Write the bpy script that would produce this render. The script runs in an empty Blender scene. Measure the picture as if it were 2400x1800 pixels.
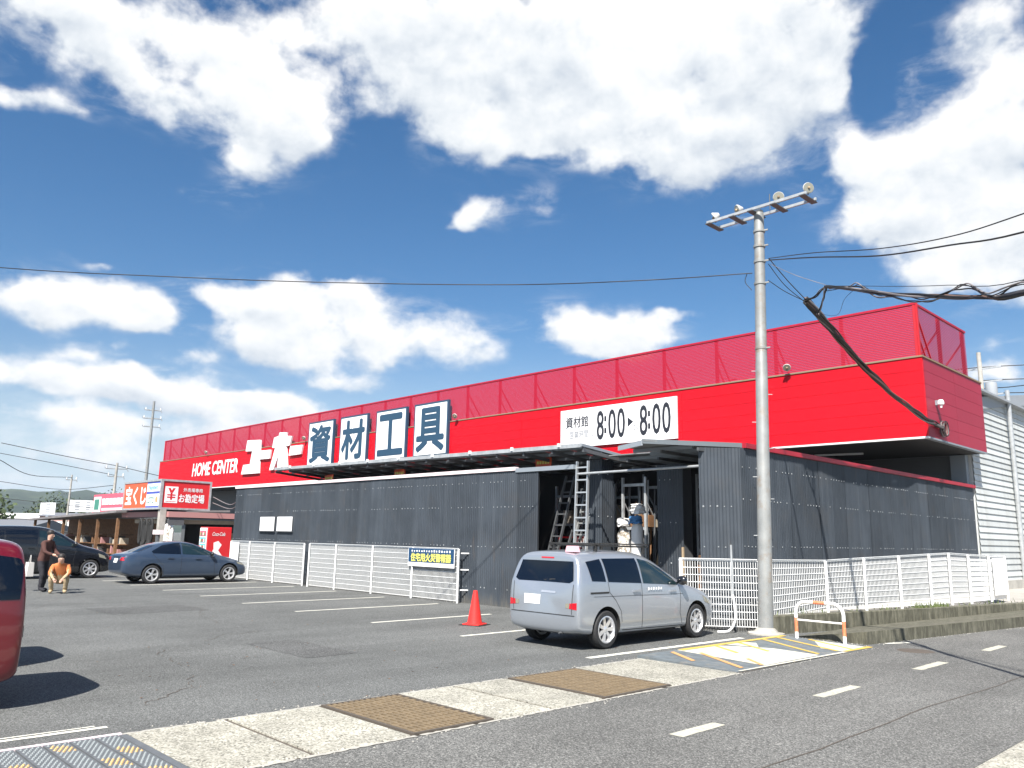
import bpy, bmesh, math, random
from math import sin, cos, pi, radians, sqrt, atan2
from mathutils import Vector, Matrix
from mathutils.geometry import delaunay_2d_cdt
from mathutils.bvhtree import BVHTree

random.seed(7)
SC = bpy.context.scene
COL = SC.collection

# ------------------------------------------------------------------ camera
cam_d = bpy.data.cameras.new('camera')
cam_d.sensor_width = 36.0
cam_d.lens = 27.99
cam_d.clip_start = 0.1
cam_d.clip_end = 9000.0
cam = bpy.data.objects.new('camera', cam_d)
COL.objects.link(cam)
R_ = Vector((0.69646, 0.71738, 0.01986)); F_ = Vector((-0.70746, 0.68079, 0.18978)); F_.normalize()
R_ = (R_ - F_ * R_.dot(F_)).normalized(); U_ = R_.cross(F_)
cam.matrix_world = Matrix(((R_.x, U_.x, -F_.x, 0), (R_.y, U_.y, -F_.y, 0), (R_.z, U_.z, -F_.z, 1.8), (0, 0, 0, 1)))
SC.camera = cam

# ------------------------------------------------------------------ light
SUN_DIR = Vector((0.43, -0.73, 1.0)).normalized()          # towards the sun
SUN_EL = math.asin(SUN_DIR.z)
SUN_ROT = atan2(SUN_DIR.x, SUN_DIR.y)
sun_d = bpy.data.lights.new('sun', 'SUN')
sun_d.energy = 5.0
sun_d.angle = radians(0.53)
sun_d.color = (1.0, 0.955, 0.89)
sun = bpy.data.objects.new('sun', sun_d)
COL.objects.link(sun)
sun.rotation_euler = SUN_DIR.to_track_quat('Z', 'Y').to_euler()
sun.location = (20, -40, 60)

SC.view_settings.view_transform = 'Standard'
SC.view_settings.look = 'None'
SC.view_settings.exposure = 1.08
SC.view_settings.gamma = 1.0
SC.view_settings.use_curve_mapping = False

# ------------------------------------------------------------------ sky
# cumulus fields: azimuth, elevation, half width, half height (radians), strength
CLOUDS = [(0.083, 0.587, 0.257, 0.067, 1.25), (-0.104, 0.608, 0.194, 0.052, 1.1), (0.334, 0.547, 0.078, 0.08, 1.2), (0.277, 0.598, 0.127, 0.042, 1.0), (0.052, 0.495, 0.155, 0.032, 1.0), (0.219, 0.468, 0.05, 0.036, 1.0), (0.196, 0.537, 0.154, 0.064, 1.1), (-0.069, 0.524, 0.108, 0.041, 0.9), (-0.336, 0.516, 0.087, 0.062, 1.15), (-0.354, 0.432, 0.029, 0.038, 1.0), (-0.285, 0.463, 0.041, 0.026, 1.0), (-0.437, 0.559, 0.071, 0.027, 0.75), (-0.562, 0.531, 0.114, 0.032, 1.2), (-0.498, 0.502, 0.061, 0.027, 0.85), (-0.578, 0.45, 0.039, 0.016, 0.85), (-0.463, 0.467, 0.036, 0.024, 0.6), (0.536, 0.429, 0.076, 0.051, 1.15), (0.599, 0.458, 0.05, 0.044, 1.05), (0.437, 0.435, 0.045, 0.03, 0.85), (0.507, 0.375, 0.09, 0.034, 1.0), (0.568, 0.325, 0.063, 0.038, 1.0), (0.525, 0.302, 0.07, 0.02, 0.75), (0.452, 0.353, 0.053, 0.018, 0.6), (0.58, 0.54, 0.033, 0.03, 0.6), (0.603, 0.493, 0.026, 0.022, 0.55), (0.576, 0.265, 0.05, 0.024, 0.7), (0.514, 0.506, 0.029, 0.023, 0.4), (-0.511, 0.249, 0.076, 0.025, 1.15), (-0.565, 0.246, 0.049, 0.02, 1.0), (-0.451, 0.232, 0.034, 0.014, 0.7), (-0.247, 0.265, 0.086, 0.035, 1.1), (-0.124, 0.242, 0.095, 0.028, 1.15), (-0.32, 0.269, 0.061, 0.027, 0.95), (-0.39, 0.28, 0.039, 0.016, 0.7), (-0.272, 0.223, 0.073, 0.022, 0.9), (-0.208, 0.291, 0.041, 0.022, 0.7), (0.109, 0.258, 0.053, 0.024, 1.1), (0.055, 0.267, 0.036, 0.021, 0.75), (0.167, 0.252, 0.041, 0.017, 0.8), (0.203, 0.273, 0.032, 0.011, 0.65), (0.132, 0.232, 0.07, 0.013, 0.6), (-0.036, 0.407, 0.031, 0.018, 0.75), (0.041, 0.409, 0.037, 0.017, 0.4), (-0.057, 0.395, 0.018, 0.01, 0.5), (-0.401, 0.385, 0.016, 0.008, 0.45), (-0.53, 0.295, 0.016, 0.006, 0.35), (0.275, 0.383, 0.017, 0.01, 0.35), (-0.529, 0.17, 0.078, 0.02, 1.05), (-0.444, 0.164, 0.08, 0.021, 1.0), (-0.358, 0.155, 0.08, 0.018, 0.95), (-0.288, 0.144, 0.088, 0.017, 0.85), (-0.208, 0.189, 0.043, 0.011, 0.7), (-0.383, 0.2, 0.028, 0.011, 0.7), (-0.496, 0.2, 0.028, 0.007, 0.5), (-0.541, 0.118, 0.1, 0.02, 0.75), (-0.415, 0.113, 0.112, 0.018, 0.7), (-0.287, 0.122, 0.088, 0.013, 0.6), (-0.519, 0.08, 0.101, 0.014, 0.6), (-0.397, 0.077, 0.113, 0.014, 0.5), (-0.515, 0.05, 0.101, 0.01, 0.5), (0.56, 0.188, 0.029, 0.015, 0.75), (0.554, 0.218, 0.026, 0.01, 0.4), (-0.486, 0.529, 0.025, 0.012, -0.5), (-0.153, 0.577, 0.025, 0.022, -0.35), (0.172, 0.59, 0.031, 0.015, -0.35), (0.465, 0.53, 0.03, 0.055, -0.8), (-0.178, 0.48, 0.037, 0.026, -0.4), (-0.42, 0.51, 0.016, 0.019, -0.3)]
YAW = radians(46.1)
W = bpy.data.worlds.new('World')
SC.world = W
W.use_nodes = True
NT = W.node_tree
NT.nodes.clear()


class G:
    """small helper to write node maths as expressions"""
    def __init__(self, nt): self.nt = nt
    def n(self, t, **kw):
        x = self.nt.nodes.new(t)
        for k, v in kw.items(): setattr(x, k, v)
        return x
    def put(self, sock, v):
        if v is None: return
        if isinstance(v, bpy.types.NodeSocket): self.nt.links.new(v, sock)
        else:
            if hasattr(v, '__len__') and sock.type == 'VECTOR': v = v[:3]
            sock.default_value = v
    def m(self, op, a, b=None, c=None, clamp=False):
        x = self.n('ShaderNodeMath', operation=op); x.use_clamp = clamp
        self.put(x.inputs[0], a); self.put(x.inputs[1], b); self.put(x.inputs[2], c)
        return x.outputs[0]
    def v(self, op, a, b=None, c=None, scale=None):
        x = self.n('ShaderNodeVectorMath', operation=op)
        self.put(x.inputs[0], a); self.put(x.inputs[1], b)
        if c is not None: self.put(x.inputs[2], c)
        if scale is not None: self.put(x.inputs['Scale'], scale)
        return x.outputs['Value'] if op in ('DOT_PRODUCT', 'LENGTH') else x.outputs[0]
    def noise(self, vec, scale, detail=4, rough=0.5, dist=0.0, out='Fac'):
        x = self.n('ShaderNodeTexNoise')
        self.put(x.inputs['Vector'], vec); x.inputs['Scale'].default_value = scale
        x.inputs['Detail'].default_value = detail; x.inputs['Roughness'].default_value = rough
        x.inputs['Distortion'].default_value = dist
        return x.outputs[out]
    def ramp(self, fac, stops):
        x = self.n('ShaderNodeValToRGB'); self.put(x.inputs[0], fac)
        e = x.color_ramp.elements
        while len(e) < len(stops): e.new(0.5)
        for el, (p, c) in zip(e, stops):
            el.position = p
            el.color = (c[0], c[1], c[2], 1) if hasattr(c, '__len__') else (c, c, c, 1)
        return x.outputs[0]
    def mix(self, fac, a, b, mode='MIX'):
        x = self.n('ShaderNodeMix', data_type='RGBA', blend_type=mode)
        self.put(x.inputs[0], fac); self.put(x.inputs[6], a); self.put(x.inputs[7], b)
        return x.outputs[2]
    def rng(self, v, a, b, c=0.0, d=1.0, smooth=True):
        x = self.n('ShaderNodeMapRange'); x.interpolation_type = 'SMOOTHSTEP' if smooth else 'LINEAR'
        self.put(x.inputs[0], v)
        for i, q in enumerate((a, b, c, d)): x.inputs[i + 1].default_value = q
        return x.outputs[0]
    def xyz(self, x_, y_, z_):
        x = self.n('ShaderNodeCombineXYZ')
        for i, q in enumerate((x_, y_, z_)): self.put(x.inputs[i], q)
        return x.outputs[0]
    def sep(self, v):
        x = self.n('ShaderNodeSeparateXYZ'); self.put(x.inputs[0], v); return x.outputs


g = G(NT)
tc = g.n('ShaderNodeTexCoord')
D = g.v('NORMALIZE', tc.outputs['Generated'])
az = g.m('ARCTAN2', g.v('DOT_PRODUCT', D, (cos(YAW), sin(YAW), 0)), g.v('DOT_PRODUCT', D, (-sin(YAW), cos(YAW), 0)))
dz = g.sep(D)[2]
el = g.m('ARCSINE', dz)
P0 = g.xyz(az, el, 0.0)
Pw = g.xyz(g.m('MULTIPLY', az, 0.92), g.m('MULTIPLY', el, 1.2), 3.1)
warp = g.v('SUBTRACT', g.noise(Pw, 8.0, 4, 0.55, out='Color'), (0.5, 0.5, 0.5))
P1 = g.v('MULTIPLY_ADD', warp, (0.13, 0.075, 0.0), P0)
acc = None
for (a, e, sa, se, amp) in CLOUDS:
    t = g.v('MULTIPLY', g.v('SUBTRACT', P1, (a, e, 0)), (1 / (sa * 0.86), 1 / (se * 0.86), 0))
    w = g.m('MULTIPLY', g.m('POWER', 0.5, g.v('DOT_PRODUCT', t, t)), amp)
    q = g.v('SCALE', g.v('MULTIPLY_ADD', t, (0, 1, 0), (1, 0, 0)), scale=w)
    acc = q if acc is None else g.v('ADD', acc, q)
sumw, sumv = g.sep(acc)[0], g.sep(acc)[1]
# the same broken cumulus goes on all round
cone = g.v('DOT_PRODUCT', D, (F_.x, F_.y, F_.z))
oth = g.m('MULTIPLY', g.rng(g.noise(Pw, 3.2, 3, 0.5), 0.45, 0.72), g.rng(cone, 0.68, 0.5))
dens = g.m('MAXIMUM', g.m('ADD', g.m('MINIMUM', sumw, 1.25), oth), 0.0)
def puff(vec):
    x = g.n('ShaderNodeTexVoronoi'); x.feature = 'F1'; x.normalize = True
    g.put(x.inputs['Vector'], vec); x.inputs['Scale'].default_value = 13.0; x.inputs['Detail'].default_value = 2.0
    x.inputs['Roughness'].default_value = 0.55; x.inputs['Lacunarity'].default_value = 2.3;
    return g.m('SUBTRACT', 1.0, x.outputs['Distance'])


Pq = g.v('MULTIPLY_ADD', warp, (0.12, 0.12, 0.0), Pw)
pf = puff(Pq)
fb = g.noise(Pw, 14.0, 12, 0.58, 0.1)
fb2 = g.noise(g.v('ADD', Pw, (0.006, 0.022, 0.0)), 14.0, 5, 0.55, 0.25)
big = g.noise(Pw, 5.0, 4, 0.55)
wis = g.noise(g.v('MULTIPLY', Pw, (0.55, 1.3, 1.0)), 22.0, 10, 0.62, 0.6)
namp = g.m('MULTIPLY', g.rng(dens, 0.03, 0.5), 2.2)
d2 = g.m('MULTIPLY_ADD', g.m('SUBTRACT', fb, 0.5), namp, dens)
d2 = g.m('MULTIPLY_ADD', g.m('SUBTRACT', pf, 0.70), g.m('MULTIPLY', namp, 0.62), d2)
body = g.rng(d2, 0.20, 1.0)
veil = g.m('MULTIPLY', g.rng(wis, 0.46, 0.78), g.m('MULTIPLY', g.rng(dens, 0.02, 0.35), 0.35))
cov = g.m('SUBTRACT', 1.0, g.m('MULTIPLY', g.m('SUBTRACT', 1.0, body), g.m('SUBTRACT', 1.0, veil)))
cov = g.m('MULTIPLY', cov, g.rng(el, 0.0, 0.04))
shade = g.m('DIVIDE', sumv, g.m('ADD', g.m('ABSOLUTE', sumw), 0.12))
lit = g.m('MULTIPLY_ADD', shade, 0.36, 0.62)
lit = g.m('MULTIPLY_ADD', g.m('SUBTRACT', fb, fb2), 1.3, lit)
lit = g.m('MULTIPLY_ADD', g.m('SUBTRACT', big, 0.5), 1.25, lit)
ccol = g.ramp(lit, [(0.15, (0.60, 0.66, 0.74)), (0.45, (0.80, 0.84, 0.88)), (0.78, (1.0, 1.0, 1.0))])
CLOUD_GAIN = 7.4
ccol = g.v('MULTIPLY', ccol, (CLOUD_GAIN, CLOUD_GAIN, CLOUD_GAIN))
sky = g.n('ShaderNodeTexSky', sky_type='NISHITA')
sky.sun_disc = False
sky.sun_elevation = SUN_EL
sky.sun_rotation = SUN_ROT
sky.altitude = 50
sky.air_density = 1.0
sky.dust_density = 0.6
sky.ozone_density = 2.2
hs = g.n('ShaderNodeHueSaturation')
g.put(hs.inputs['Color'], sky.outputs[0]); g.put(hs.inputs['Saturation'], g.rng(el, 0.0, 0.28, 0.75, 1.34)); hs.inputs['Value'].default_value = 0.86
low = g.mix(g.m('MULTIPLY', g.rng(el, 0.17, -0.01), 0.8), hs.outputs[0], (3.6, 4.9, 6.1, 1))
skyc = g.mix(cov, low, ccol)
bg = g.n('ShaderNodeBackground'); g.put(bg.inputs[0], skyc); bg.inputs[1].default_value = 0.07
wo = g.n('ShaderNodeOutputWorld'); NT.links.new(bg.outputs[0], wo.inputs[0])

# ------------------------------------------------------------------ materials
MATS = {}


def mat(name, col, rough=0.5, metal=0.0, spec=0.5, var=0.0, vscale=3.0, streak=None, bump=0.0, bscale=40.0, rnd=0.0, fn=None, coat=0.0, stain=None):
    m = bpy.data.materials.new(name); m.use_nodes = True
    nt = m.node_tree; b = nt.nodes['Principled BSDF']; q = G(nt)
    b.inputs['Roughness'].default_value = rough; b.inputs['Metallic'].default_value = metal
    b.inputs['Specular IOR Level'].default_value = spec
    if coat: b.inputs['Coat Weight'].default_value = coat; b.inputs['Coat Roughness'].default_value = 0.05
    c = (col[0], col[1], col[2], 1)
    geo = q.n('ShaderNodeNewGeometry').outputs['Position']
    out = None
    if var or streak or rnd or stain:
        out = c
        if var:
            n = q.noise(geo, vscale, 5, 0.6)
            out = q.mix(q.rng(n, 0.3, 0.7), out, tuple(min(1, x * (1 + var)) for x in col) + (1,))
        if streak:                                   # vertical weather streaks (amount, colour)
            n = q.noise(q.v('MULTIPLY', geo, (streak[2], streak[2], streak[2] * 0.06)), 1.0, 4, 0.65)
            out = q.mix(q.m('MULTIPLY', q.rng(n, 0.42, 0.75), streak[0]), out, tuple(streak[1]) + (1,))
        if stain:                                    # blotches (amount, colour, scale)
            n = q.noise(geo, stain[2], 6, 0.7)
            out = q.mix(q.m('MULTIPLY', q.rng(n, 0.5, 0.68), stain[0]), out, tuple(stain[1]) + (1,))
        if rnd:
            r = q.n('ShaderNodeObjectInfo').outputs['Random']
            k = q.m('MULTIPLY_ADD', r, 2 * rnd, 1 - rnd)
            out = q.v('SCALE', out, scale=k)
        nt.links.new(out, b.inputs['Base Color'])
    else:
        b.inputs['Base Color'].default_value = c
    if bump:
        bn = q.n('ShaderNodeBump'); bn.inputs['Strength'].default_value = bump; bn.inputs['Distance'].default_value = 0.01
        q.put(bn.inputs['Height'], q.noise(geo, bscale, 4, 0.6))
        nt.links.new(bn.outputs[0], b.inputs['Normal'])
    if fn: fn(m, nt, b, q, geo)
    MATS[name] = m
    return m


def asphalt(base, speck, scale):
    def fn(m, nt, b, q, geo):
        vo = q.n('ShaderNodeTexVoronoi'); q.put(vo.inputs['Vector'], geo); vo.inputs['Scale'].default_value = scale
        s = q.sep(vo.outputs['Color'])[0]
        n1 = q.noise(geo, scale * 0.45, 3, 0.6)
        grain = q.m('MULTIPLY_ADD', s, 0.55, q.m('MULTIPLY', n1, 0.45))
        col = q.ramp(grain, [(0.2, tuple(x * 0.3 for x in base)), (0.45, tuple(x * 0.8 for x in base)), (0.62, base), (0.84, speck)])
        big = q.rng(q.noise(geo, 0.35, 4, 0.6), 0.3, 0.7, 0.86, 1.12)
        tyre = q.rng(q.noise(q.v('MULTIPLY', geo, (1.4, 0.12, 1.0)), 1.0, 3, 0.55), 0.3, 0.75, 1.07, 0.9)
        col = q.v('SCALE', col, scale=q.m('MULTIPLY', big, tyre))
        oil = q.rng(q.noise(geo, 1.1, 5, 0.65), 0.64, 0.8)
        col = q.mix(q.m('MULTIPLY', oil, 0.5), col, (base[0] * .4, base[1] * .4, base[2] * .4, 1))
        nt.links.new(col, b.inputs['Base Color'])
        bn = q.n('ShaderNodeBump'); bn.inputs['Strength'].default_value = 0.5; bn.inputs['Distance'].default_value = 0.006
        q.put(bn.inputs['Height'], grain); nt.links.new(bn.outputs[0], b.inputs['Normal'])
    return fn


def paintline(m, nt, b, q, geo):
    n = q.noise(geo, 26, 5, 0.7)
    col = q.mix(q.rng(n, 0.56, 0.68), (0.66, 0.645, 0.565, 1), (0.2, 0.2, 0.19, 1))
    nt.links.new(col, b.inputs['Base Color'])


def roadpaint(m, nt, b, q, geo):
    n = q.noise(geo, 30, 6, 0.75)
    col = q.mix(q.rng(n, 0.5, 0.66), (0.47, 0.455, 0.37, 1), (0.17, 0.168, 0.16, 1))
    nt.links.new(col, b.inputs['Base Color'])


def basedirt(m, nt, b, q, geo):
    src = b.inputs['Base Color'].links[0].from_socket
    z = q.sep(geo)[2]
    n = q.noise(q.v('MULTIPLY', geo, (5, 5, 1.5)), 1.0, 5, 0.65)
    f = q.m('MULTIPLY', q.rng(q.m('MULTIPLY_ADD', n, -1.1, z), -0.15, -0.75), 0.7)
    col = q.mix(f, src, (0.13, 0.12, 0.10, 1))
    n2 = q.noise(q.v('MULTIPLY', geo, (2.2, 2.2, 0.5)), 1.0, 6, 0.7)
    col = q.mix(q.m('MULTIPLY', q.rng(n2, 0.60, 0.72), 0.35), col, (0.10, 0.075, 0.055, 1))
    nt.links.new(col, b.inputs['Base Color'])


def aggregate(m, nt, b, q, geo):
    vo = q.n('ShaderNodeTexVoronoi'); q.put(vo.inputs['Vector'], geo); vo.inputs['Scale'].default_value = 62
    s = q.sep(vo.outputs['Color'])[0]
    n1 = q.noise(geo, 24, 4, 0.65)
    col = q.ramp(q.m('MULTIPLY_ADD', s, 0.6, q.m('MULTIPLY', n1, 0.4)), [(0.14, (0.09, 0.085, 0.07)), (0.36, (0.3, 0.29, 0.24)), (0.66, (0.44, 0.42, 0.35)), (0.88, (0.58, 0.56, 0.5))])
    dirt = q.rng(q.noise(geo, 1.7, 5, 0.65), 0.35, 0.7, 0.8, 1.1)
    r = q.n('ShaderNodeObjectInfo').outputs['Random']
    col = q.v('SCALE', col, scale=q.m('MULTIPLY', dirt, q.m('MULTIPLY_ADD', r, 0.30, 0.80)))
    nt.links.new(col, b.inputs['Base Color'])
    bn = q.n('ShaderNodeBump'); bn.inputs['Strength'].default_value = 0.5; bn.inputs['Distance'].default_value = 0.006
    q.put(bn.inputs['Height'], s); nt.links.new(bn.outputs[0], b.inputs['Normal'])


def mossy(m, nt, b, q, geo):
    n = q.noise(q.v('MULTIPLY', geo, (3, 3, 1.2)), 2.2, 7, 0.72)
    n2 = q.noise(q.v('MULTIPLY', geo, (9, 9, 1.0)), 1.6, 4, 0.6)
    col = q.ramp(q.m('MULTIPLY_ADD', n, 0.6, q.m('MULTIPLY', n2, 0.4)), [(0.3, (0.035, 0.032, 0.02)), (0.48, (0.085, 0.082, 0.058)), (0.62, (0.17, 0.162, 0.12)), (0.75, (0.32, 0.3, 0.23))])
    nt.links.new(col, b.inputs['Base Color'])
    bn = q.n('ShaderNodeBump'); bn.inputs['Strength'].default_value = 0.6; bn.inputs['Distance'].default_value = 0.02
    q.put(bn.inputs['Height'], n); nt.links.new(bn.outputs[0], b.inputs['Normal'])


def hillside(m, nt, b, q, geo):
    n = q.noise(geo, 0.02, 8, 0.7)
    n2 = q.noise(geo, 0.004, 4, 0.6)
    col = q.ramp(q.m('MULTIPLY_ADD', n, 0.65, q.m('MULTIPLY', n2, 0.35)), [(0.36, (0.010, 0.020, 0.014)), (0.5, (0.024, 0.042, 0.026)), (0.63, (0.05, 0.072, 0.034))])
    nt.links.new(col, b.inputs['Base Color'])


def mottled(m, nt, b, q, geo):
    n = q.noise(geo, 9, 5, 0.7)
    col = q.ramp(n, [(0.36, (0.12, 0.09, 0.06)), (0.5, (0.38, 0.34, 0.28)), (0.56, (0.75, 0.73, 0.7))])
    nt.links.new(col, b.inputs['Base Color'])


mat('asphalt_lot', (0.13, 0.13, 0.128), 0.9, spec=0.25, fn=asphalt((0.130, 0.134, 0.130), (0.25, 0.255, 0.245), 105))
mat('asphalt_road', (0.12, 0.12, 0.12), 0.88, spec=0.3, fn=asphalt((0.142, 0.142, 0.134), (0.32, 0.315, 0.295), 92))
mat('asphalt_repair', (0.1, 0.1, 0.1), 0.9, spec=0.25, fn=asphalt((0.105, 0.107, 0.105), (0.23, 0.23, 0.22), 90))
mat('road_paint', (0.5, 0.49, 0.42), 0.75, fn=roadpaint)
mat('line_paint', (0.72, 0.70, 0.62), 0.75, fn=paintline)
mat('aggregate_concrete', (0.45, 0.43, 0.36), 0.9, fn=aggregate)
mat('pale_mortar', (0.38, 0.365, 0.325), 0.9, stain=(0.7, (0.2, 0.19, 0.17), 12.0))
mat('mossy_concrete', (0.2, 0.19, 0.14), 0.95, fn=mossy)
mat('bare_concrete', (0.42, 0.40, 0.36), 0.9, var=-0.25, vscale=2.5, stain=(0.5, (0.2, 0.19, 0.16), 3.0))
mat('grey_steel', (0.034, 0.041, 0.050), 0.45, spec=0.4, streak=(0.5, (0.066, 0.076, 0.088), 6.0), var=0.35, vscale=1.2, rnd=0.20, stain=(0.25, (0.06, 0.055, 0.05), 1.1), fn=basedirt)
mat('grey_trim', (0.22, 0.25, 0.28), 0.5)
mat('canopy_trim', (0.13, 0.15, 0.165), 0.5)
mat('red_panel', (0.60, 0.006, 0.016), 0.5, spec=0.2, var=-0.08, vscale=0.6, rnd=0.05, streak=(0.6, (0.43, 0.006, 0.016), 1.3))
mat('red_panel_side', (0.33, 0.017, 0.040), 0.5, spec=0.3, var=-0.08, vscale=0.6, rnd=0.04, streak=(0.4, (0.34, 0.03, 0.06), 1.6))  # darker, pinker red for the store's right side face
mat('red_louver', (0.38, 0.008, 0.030), 0.5, spec=0.35)
mat('red_frame', (0.45, 0.01, 0.02), 0.55)
mat('red_trim', (0.42, 0.012, 0.03), 0.5, var=-0.3, vscale=1.5)
mat('flashing', (0.24, 0.17, 0.10), 0.6)
mat('white_paint', (0.80, 0.80, 0.79), 0.5)
mat('white_board', (0.82, 0.82, 0.82), 0.45)
mat('pink_white', (0.80, 0.68, 0.69), 0.5)
mat('white_wire', (0.82, 0.83, 0.82), 0.45)
mat('navy', (0.022, 0.062, 0.11), 0.5)
mat('black_print', (0.02, 0.022, 0.03), 0.5)
mat('grey_print', (0.30, 0.31, 0.33), 0.5)
mat('galvanised', (0.50, 0.52, 0.53), 0.42, metal=0.35, var=-0.25, vscale=5, streak=(0.35, (0.33, 0.34, 0.34), 12.0))
mat('pole_steel', (0.29, 0.30, 0.295), 0.5, metal=0.15, var=-0.22, vscale=3.0, streak=(0.4, (0.30, 0.30, 0.28), 14.0), stain=(0.6, (0.22, 0.15, 0.09), 2.3))
mat('aluminium', (0.55, 0.57, 0.58), 0.35, metal=0.6)
mat('dark_steel', (0.10, 0.105, 0.11), 0.55, metal=0.2)
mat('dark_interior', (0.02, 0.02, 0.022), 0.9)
mat('black_rubber', (0.018, 0.018, 0.018), 0.8)
mat('tyre_rubber', (0.022, 0.022, 0.023), 0.75)
mat('cable_black', (0.018, 0.017, 0.017), 0.55)
mat('cable_brown', (0.16, 0.10, 0.08), 0.6)
mat('cable_grey', (0.20, 0.18, 0.18), 0.55)
mat('alloy', (0.74, 0.74, 0.75), 0.3, metal=0.7)
mat('silver_paint', (0.40, 0.43, 0.47), 0.28, metal=0.6, coat=0.8)
mat('blue_grey_paint', (0.036, 0.058, 0.098), 0.30, metal=0.3, coat=0.9)
mat('black_paint', (0.006, 0.0065, 0.009), 0.25, coat=1.0)
mat('red_paint', (0.13, 0.003, 0.009), 0.28, metal=0.15, coat=1.0)
mat('dark_grey_paint', (0.03, 0.032, 0.035), 0.3, coat=1.0)
mat('tinted_glass', (0.004, 0.007, 0.014), 0.04, spec=0.4)
mat('clear_dark_glass', (0.010, 0.022, 0.026), 0.05, spec=0.8)
mat('red_lens', (0.5, 0.01, 0.02), 0.15, coat=1.0)
mat('lamp_lens', (0.24, 0.23, 0.18), 0.15, coat=1.0)
mat('lamp_housing', (0.50, 0.50, 0.48), 0.5)
mat('plate_white', (0.82, 0.82, 0.80), 0.5)
mat('cone_red', (0.80, 0.035, 0.03), 0.45, spec=0.4)
mat('guard_orange', (0.70, 0.20, 0.09), 0.5, stain=(0.5, (0.62, 0.45, 0.36), 14.0))
mat('rust_grating', (0.17, 0.127, 0.076), 0.75, metal=0.2, var=0.35, vscale=9, rnd=0.0)
mat('iron_edge', (0.09, 0.075, 0.06), 0.75)
mat('ramp_rubber', (0.11, 0.12, 0.13), 0.8, var=-0.2, vscale=8)
mat('stud_grey', (0.20, 0.225, 0.23), 0.7, var=-0.15, vscale=20)
mat('stud_orange', (0.52, 0.33, 0.14), 0.7, var=-0.15, vscale=20)
mat('ramp_grey', (0.145, 0.168, 0.180), 0.65, var=-0.3, vscale=7, stain=(0.5, (0.25, 0.22, 0.18), 5))
mat('ramp_cream', (0.58, 0.56, 0.47), 0.7, var=-0.1, vscale=6, stain=(0.5, (0.5, 0.46, 0.36), 7))
mat('ramp_yellow', (0.56, 0.38, 0.08), 0.65, stain=(0.5, (0.45, 0.36, 0.2), 9))
mat('ramp_orange', (0.62, 0.32, 0.12), 0.7, stain=(0.6, (0.25, 0.22, 0.2), 8))
mat('sign_red', (0.58, 0.022, 0.028), 0.4)
mat('sign_orange', (0.72, 0.10, 0.03), 0.4)
mat('sign_blue', (0.05, 0.08, 0.42), 0.4)
mat('sign_cyan', (0.10, 0.45, 0.55), 0.4)
mat('sign_green', (0.05, 0.22, 0.16), 0.4)
mat('sign_pink', (0.66, 0.10, 0.15), 0.5)
mat('banner_navy', (0.012, 0.055, 0.13), 0.5)
mat('print_yellow', (0.80, 0.76, 0.16), 0.5)
mat('beige_paint', (0.50, 0.43, 0.33), 0.7, var=-0.2)
mat('brown_wood', (0.20, 0.10, 0.045), 0.8, var=-0.4, vscale=6, rnd=0.3)
mat('pale_wood', (0.42, 0.31, 0.19), 0.8, var=-0.3, vscale=6, rnd=0.3)
mat('awning', (0.16, 0.15, 0.15), 0.7, var=0.3, vscale=1.5)
mat('awning_trim', (0.40, 0.20, 0.19), 0.6)
mat('warehouse_siding', (0.52, 0.54, 0.53), 0.6, streak=(0.5, (0.36, 0.36, 0.33), 2.2), rnd=0.12)
mat('roof_grey', (0.30, 0.32, 0.34), 0.6)
mat('sheet_roof', (0.20, 0.21, 0.215), 0.6, var=-0.4, vscale=2)
mat('wrap', (0.6, 0.58, 0.52), 0.7, fn=mottled)
mat('white_cloth', (0.62, 0.60, 0.57), 0.85)
mat('blue_cloth', (0.06, 0.18, 0.36), 0.85)
mat('hill_forest', (0.05, 0.08, 0.04), 1.0, spec=0.1, fn=hillside)
mat('leaf', (0.06, 0.085, 0.035), 0.8, rnd=0.2)
mat('bark', (0.09, 0.065, 0.045), 0.9)
mat('house_white', (0.68, 0.67, 0.65), 0.7)
mat('house_pink', (0.42, 0.27, 0.24), 0.7)
mat('house_roof', (0.16, 0.165, 0.18), 0.6)
mat('skin', (0.55, 0.33, 0.24), 0.6)
mat('hair', (0.02, 0.016, 0.014), 0.6)
mat('coat_dark', (0.075, 0.03, 0.024), 0.85)
mat('trousers_dark', (0.018, 0.018, 0.024), 0.85)
mat('top_salmon', (0.48, 0.16, 0.05), 0.85)
mat('trousers_tan', (0.40, 0.31, 0.19), 0.85)
mat('poly_pink', (0.80, 0.42, 0.47), 0.5)
mat('weed', (0.10, 0.13, 0.04), 0.9)


# ------------------------------------------------------------------ geometry helpers
def wm(o):
    """world matrix of an object from its own settings (no depsgraph)"""
    m = o.matrix_basis.copy()
    return wm(o.parent) @ o.matrix_parent_inverse @ m if o.parent else m


def attach(o, parent):
    o.parent = parent
    o.matrix_parent_inverse = wm(parent).inverted()


def tag(o, label=None, cat=None, group=None, kind=None):
    if label: o['label'] = label
    if cat: o['category'] = cat
    if group: o['group'] = group
    if kind: o['kind'] = kind
    return o


def thing(name, label, cat, loc=(0, 0, 0), rz=0.0, group=None):
    o = bpy.data.objects.new(name, None); COL.objects.link(o)
    o.empty_display_size = 0.2
    o.location = loc; o.rotation_euler = (0, 0, rz)
    return tag(o, label, cat, group)


def obj(name, mesh, parent=None, M=None):
    o = bpy.data.objects.new(name, mesh); COL.objects.link(o)
    if parent is not None: attach(o, parent)
    if M is not None: o.matrix_basis = M
    return o


def copy_tree(o, parent=None):
    c = o.copy(); COL.objects.link(c)
    if parent is not None: c.parent = parent
    for ch in [x for x in COL.objects if x.parent == o]:
        copy_tree(ch, c)
    return c


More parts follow.
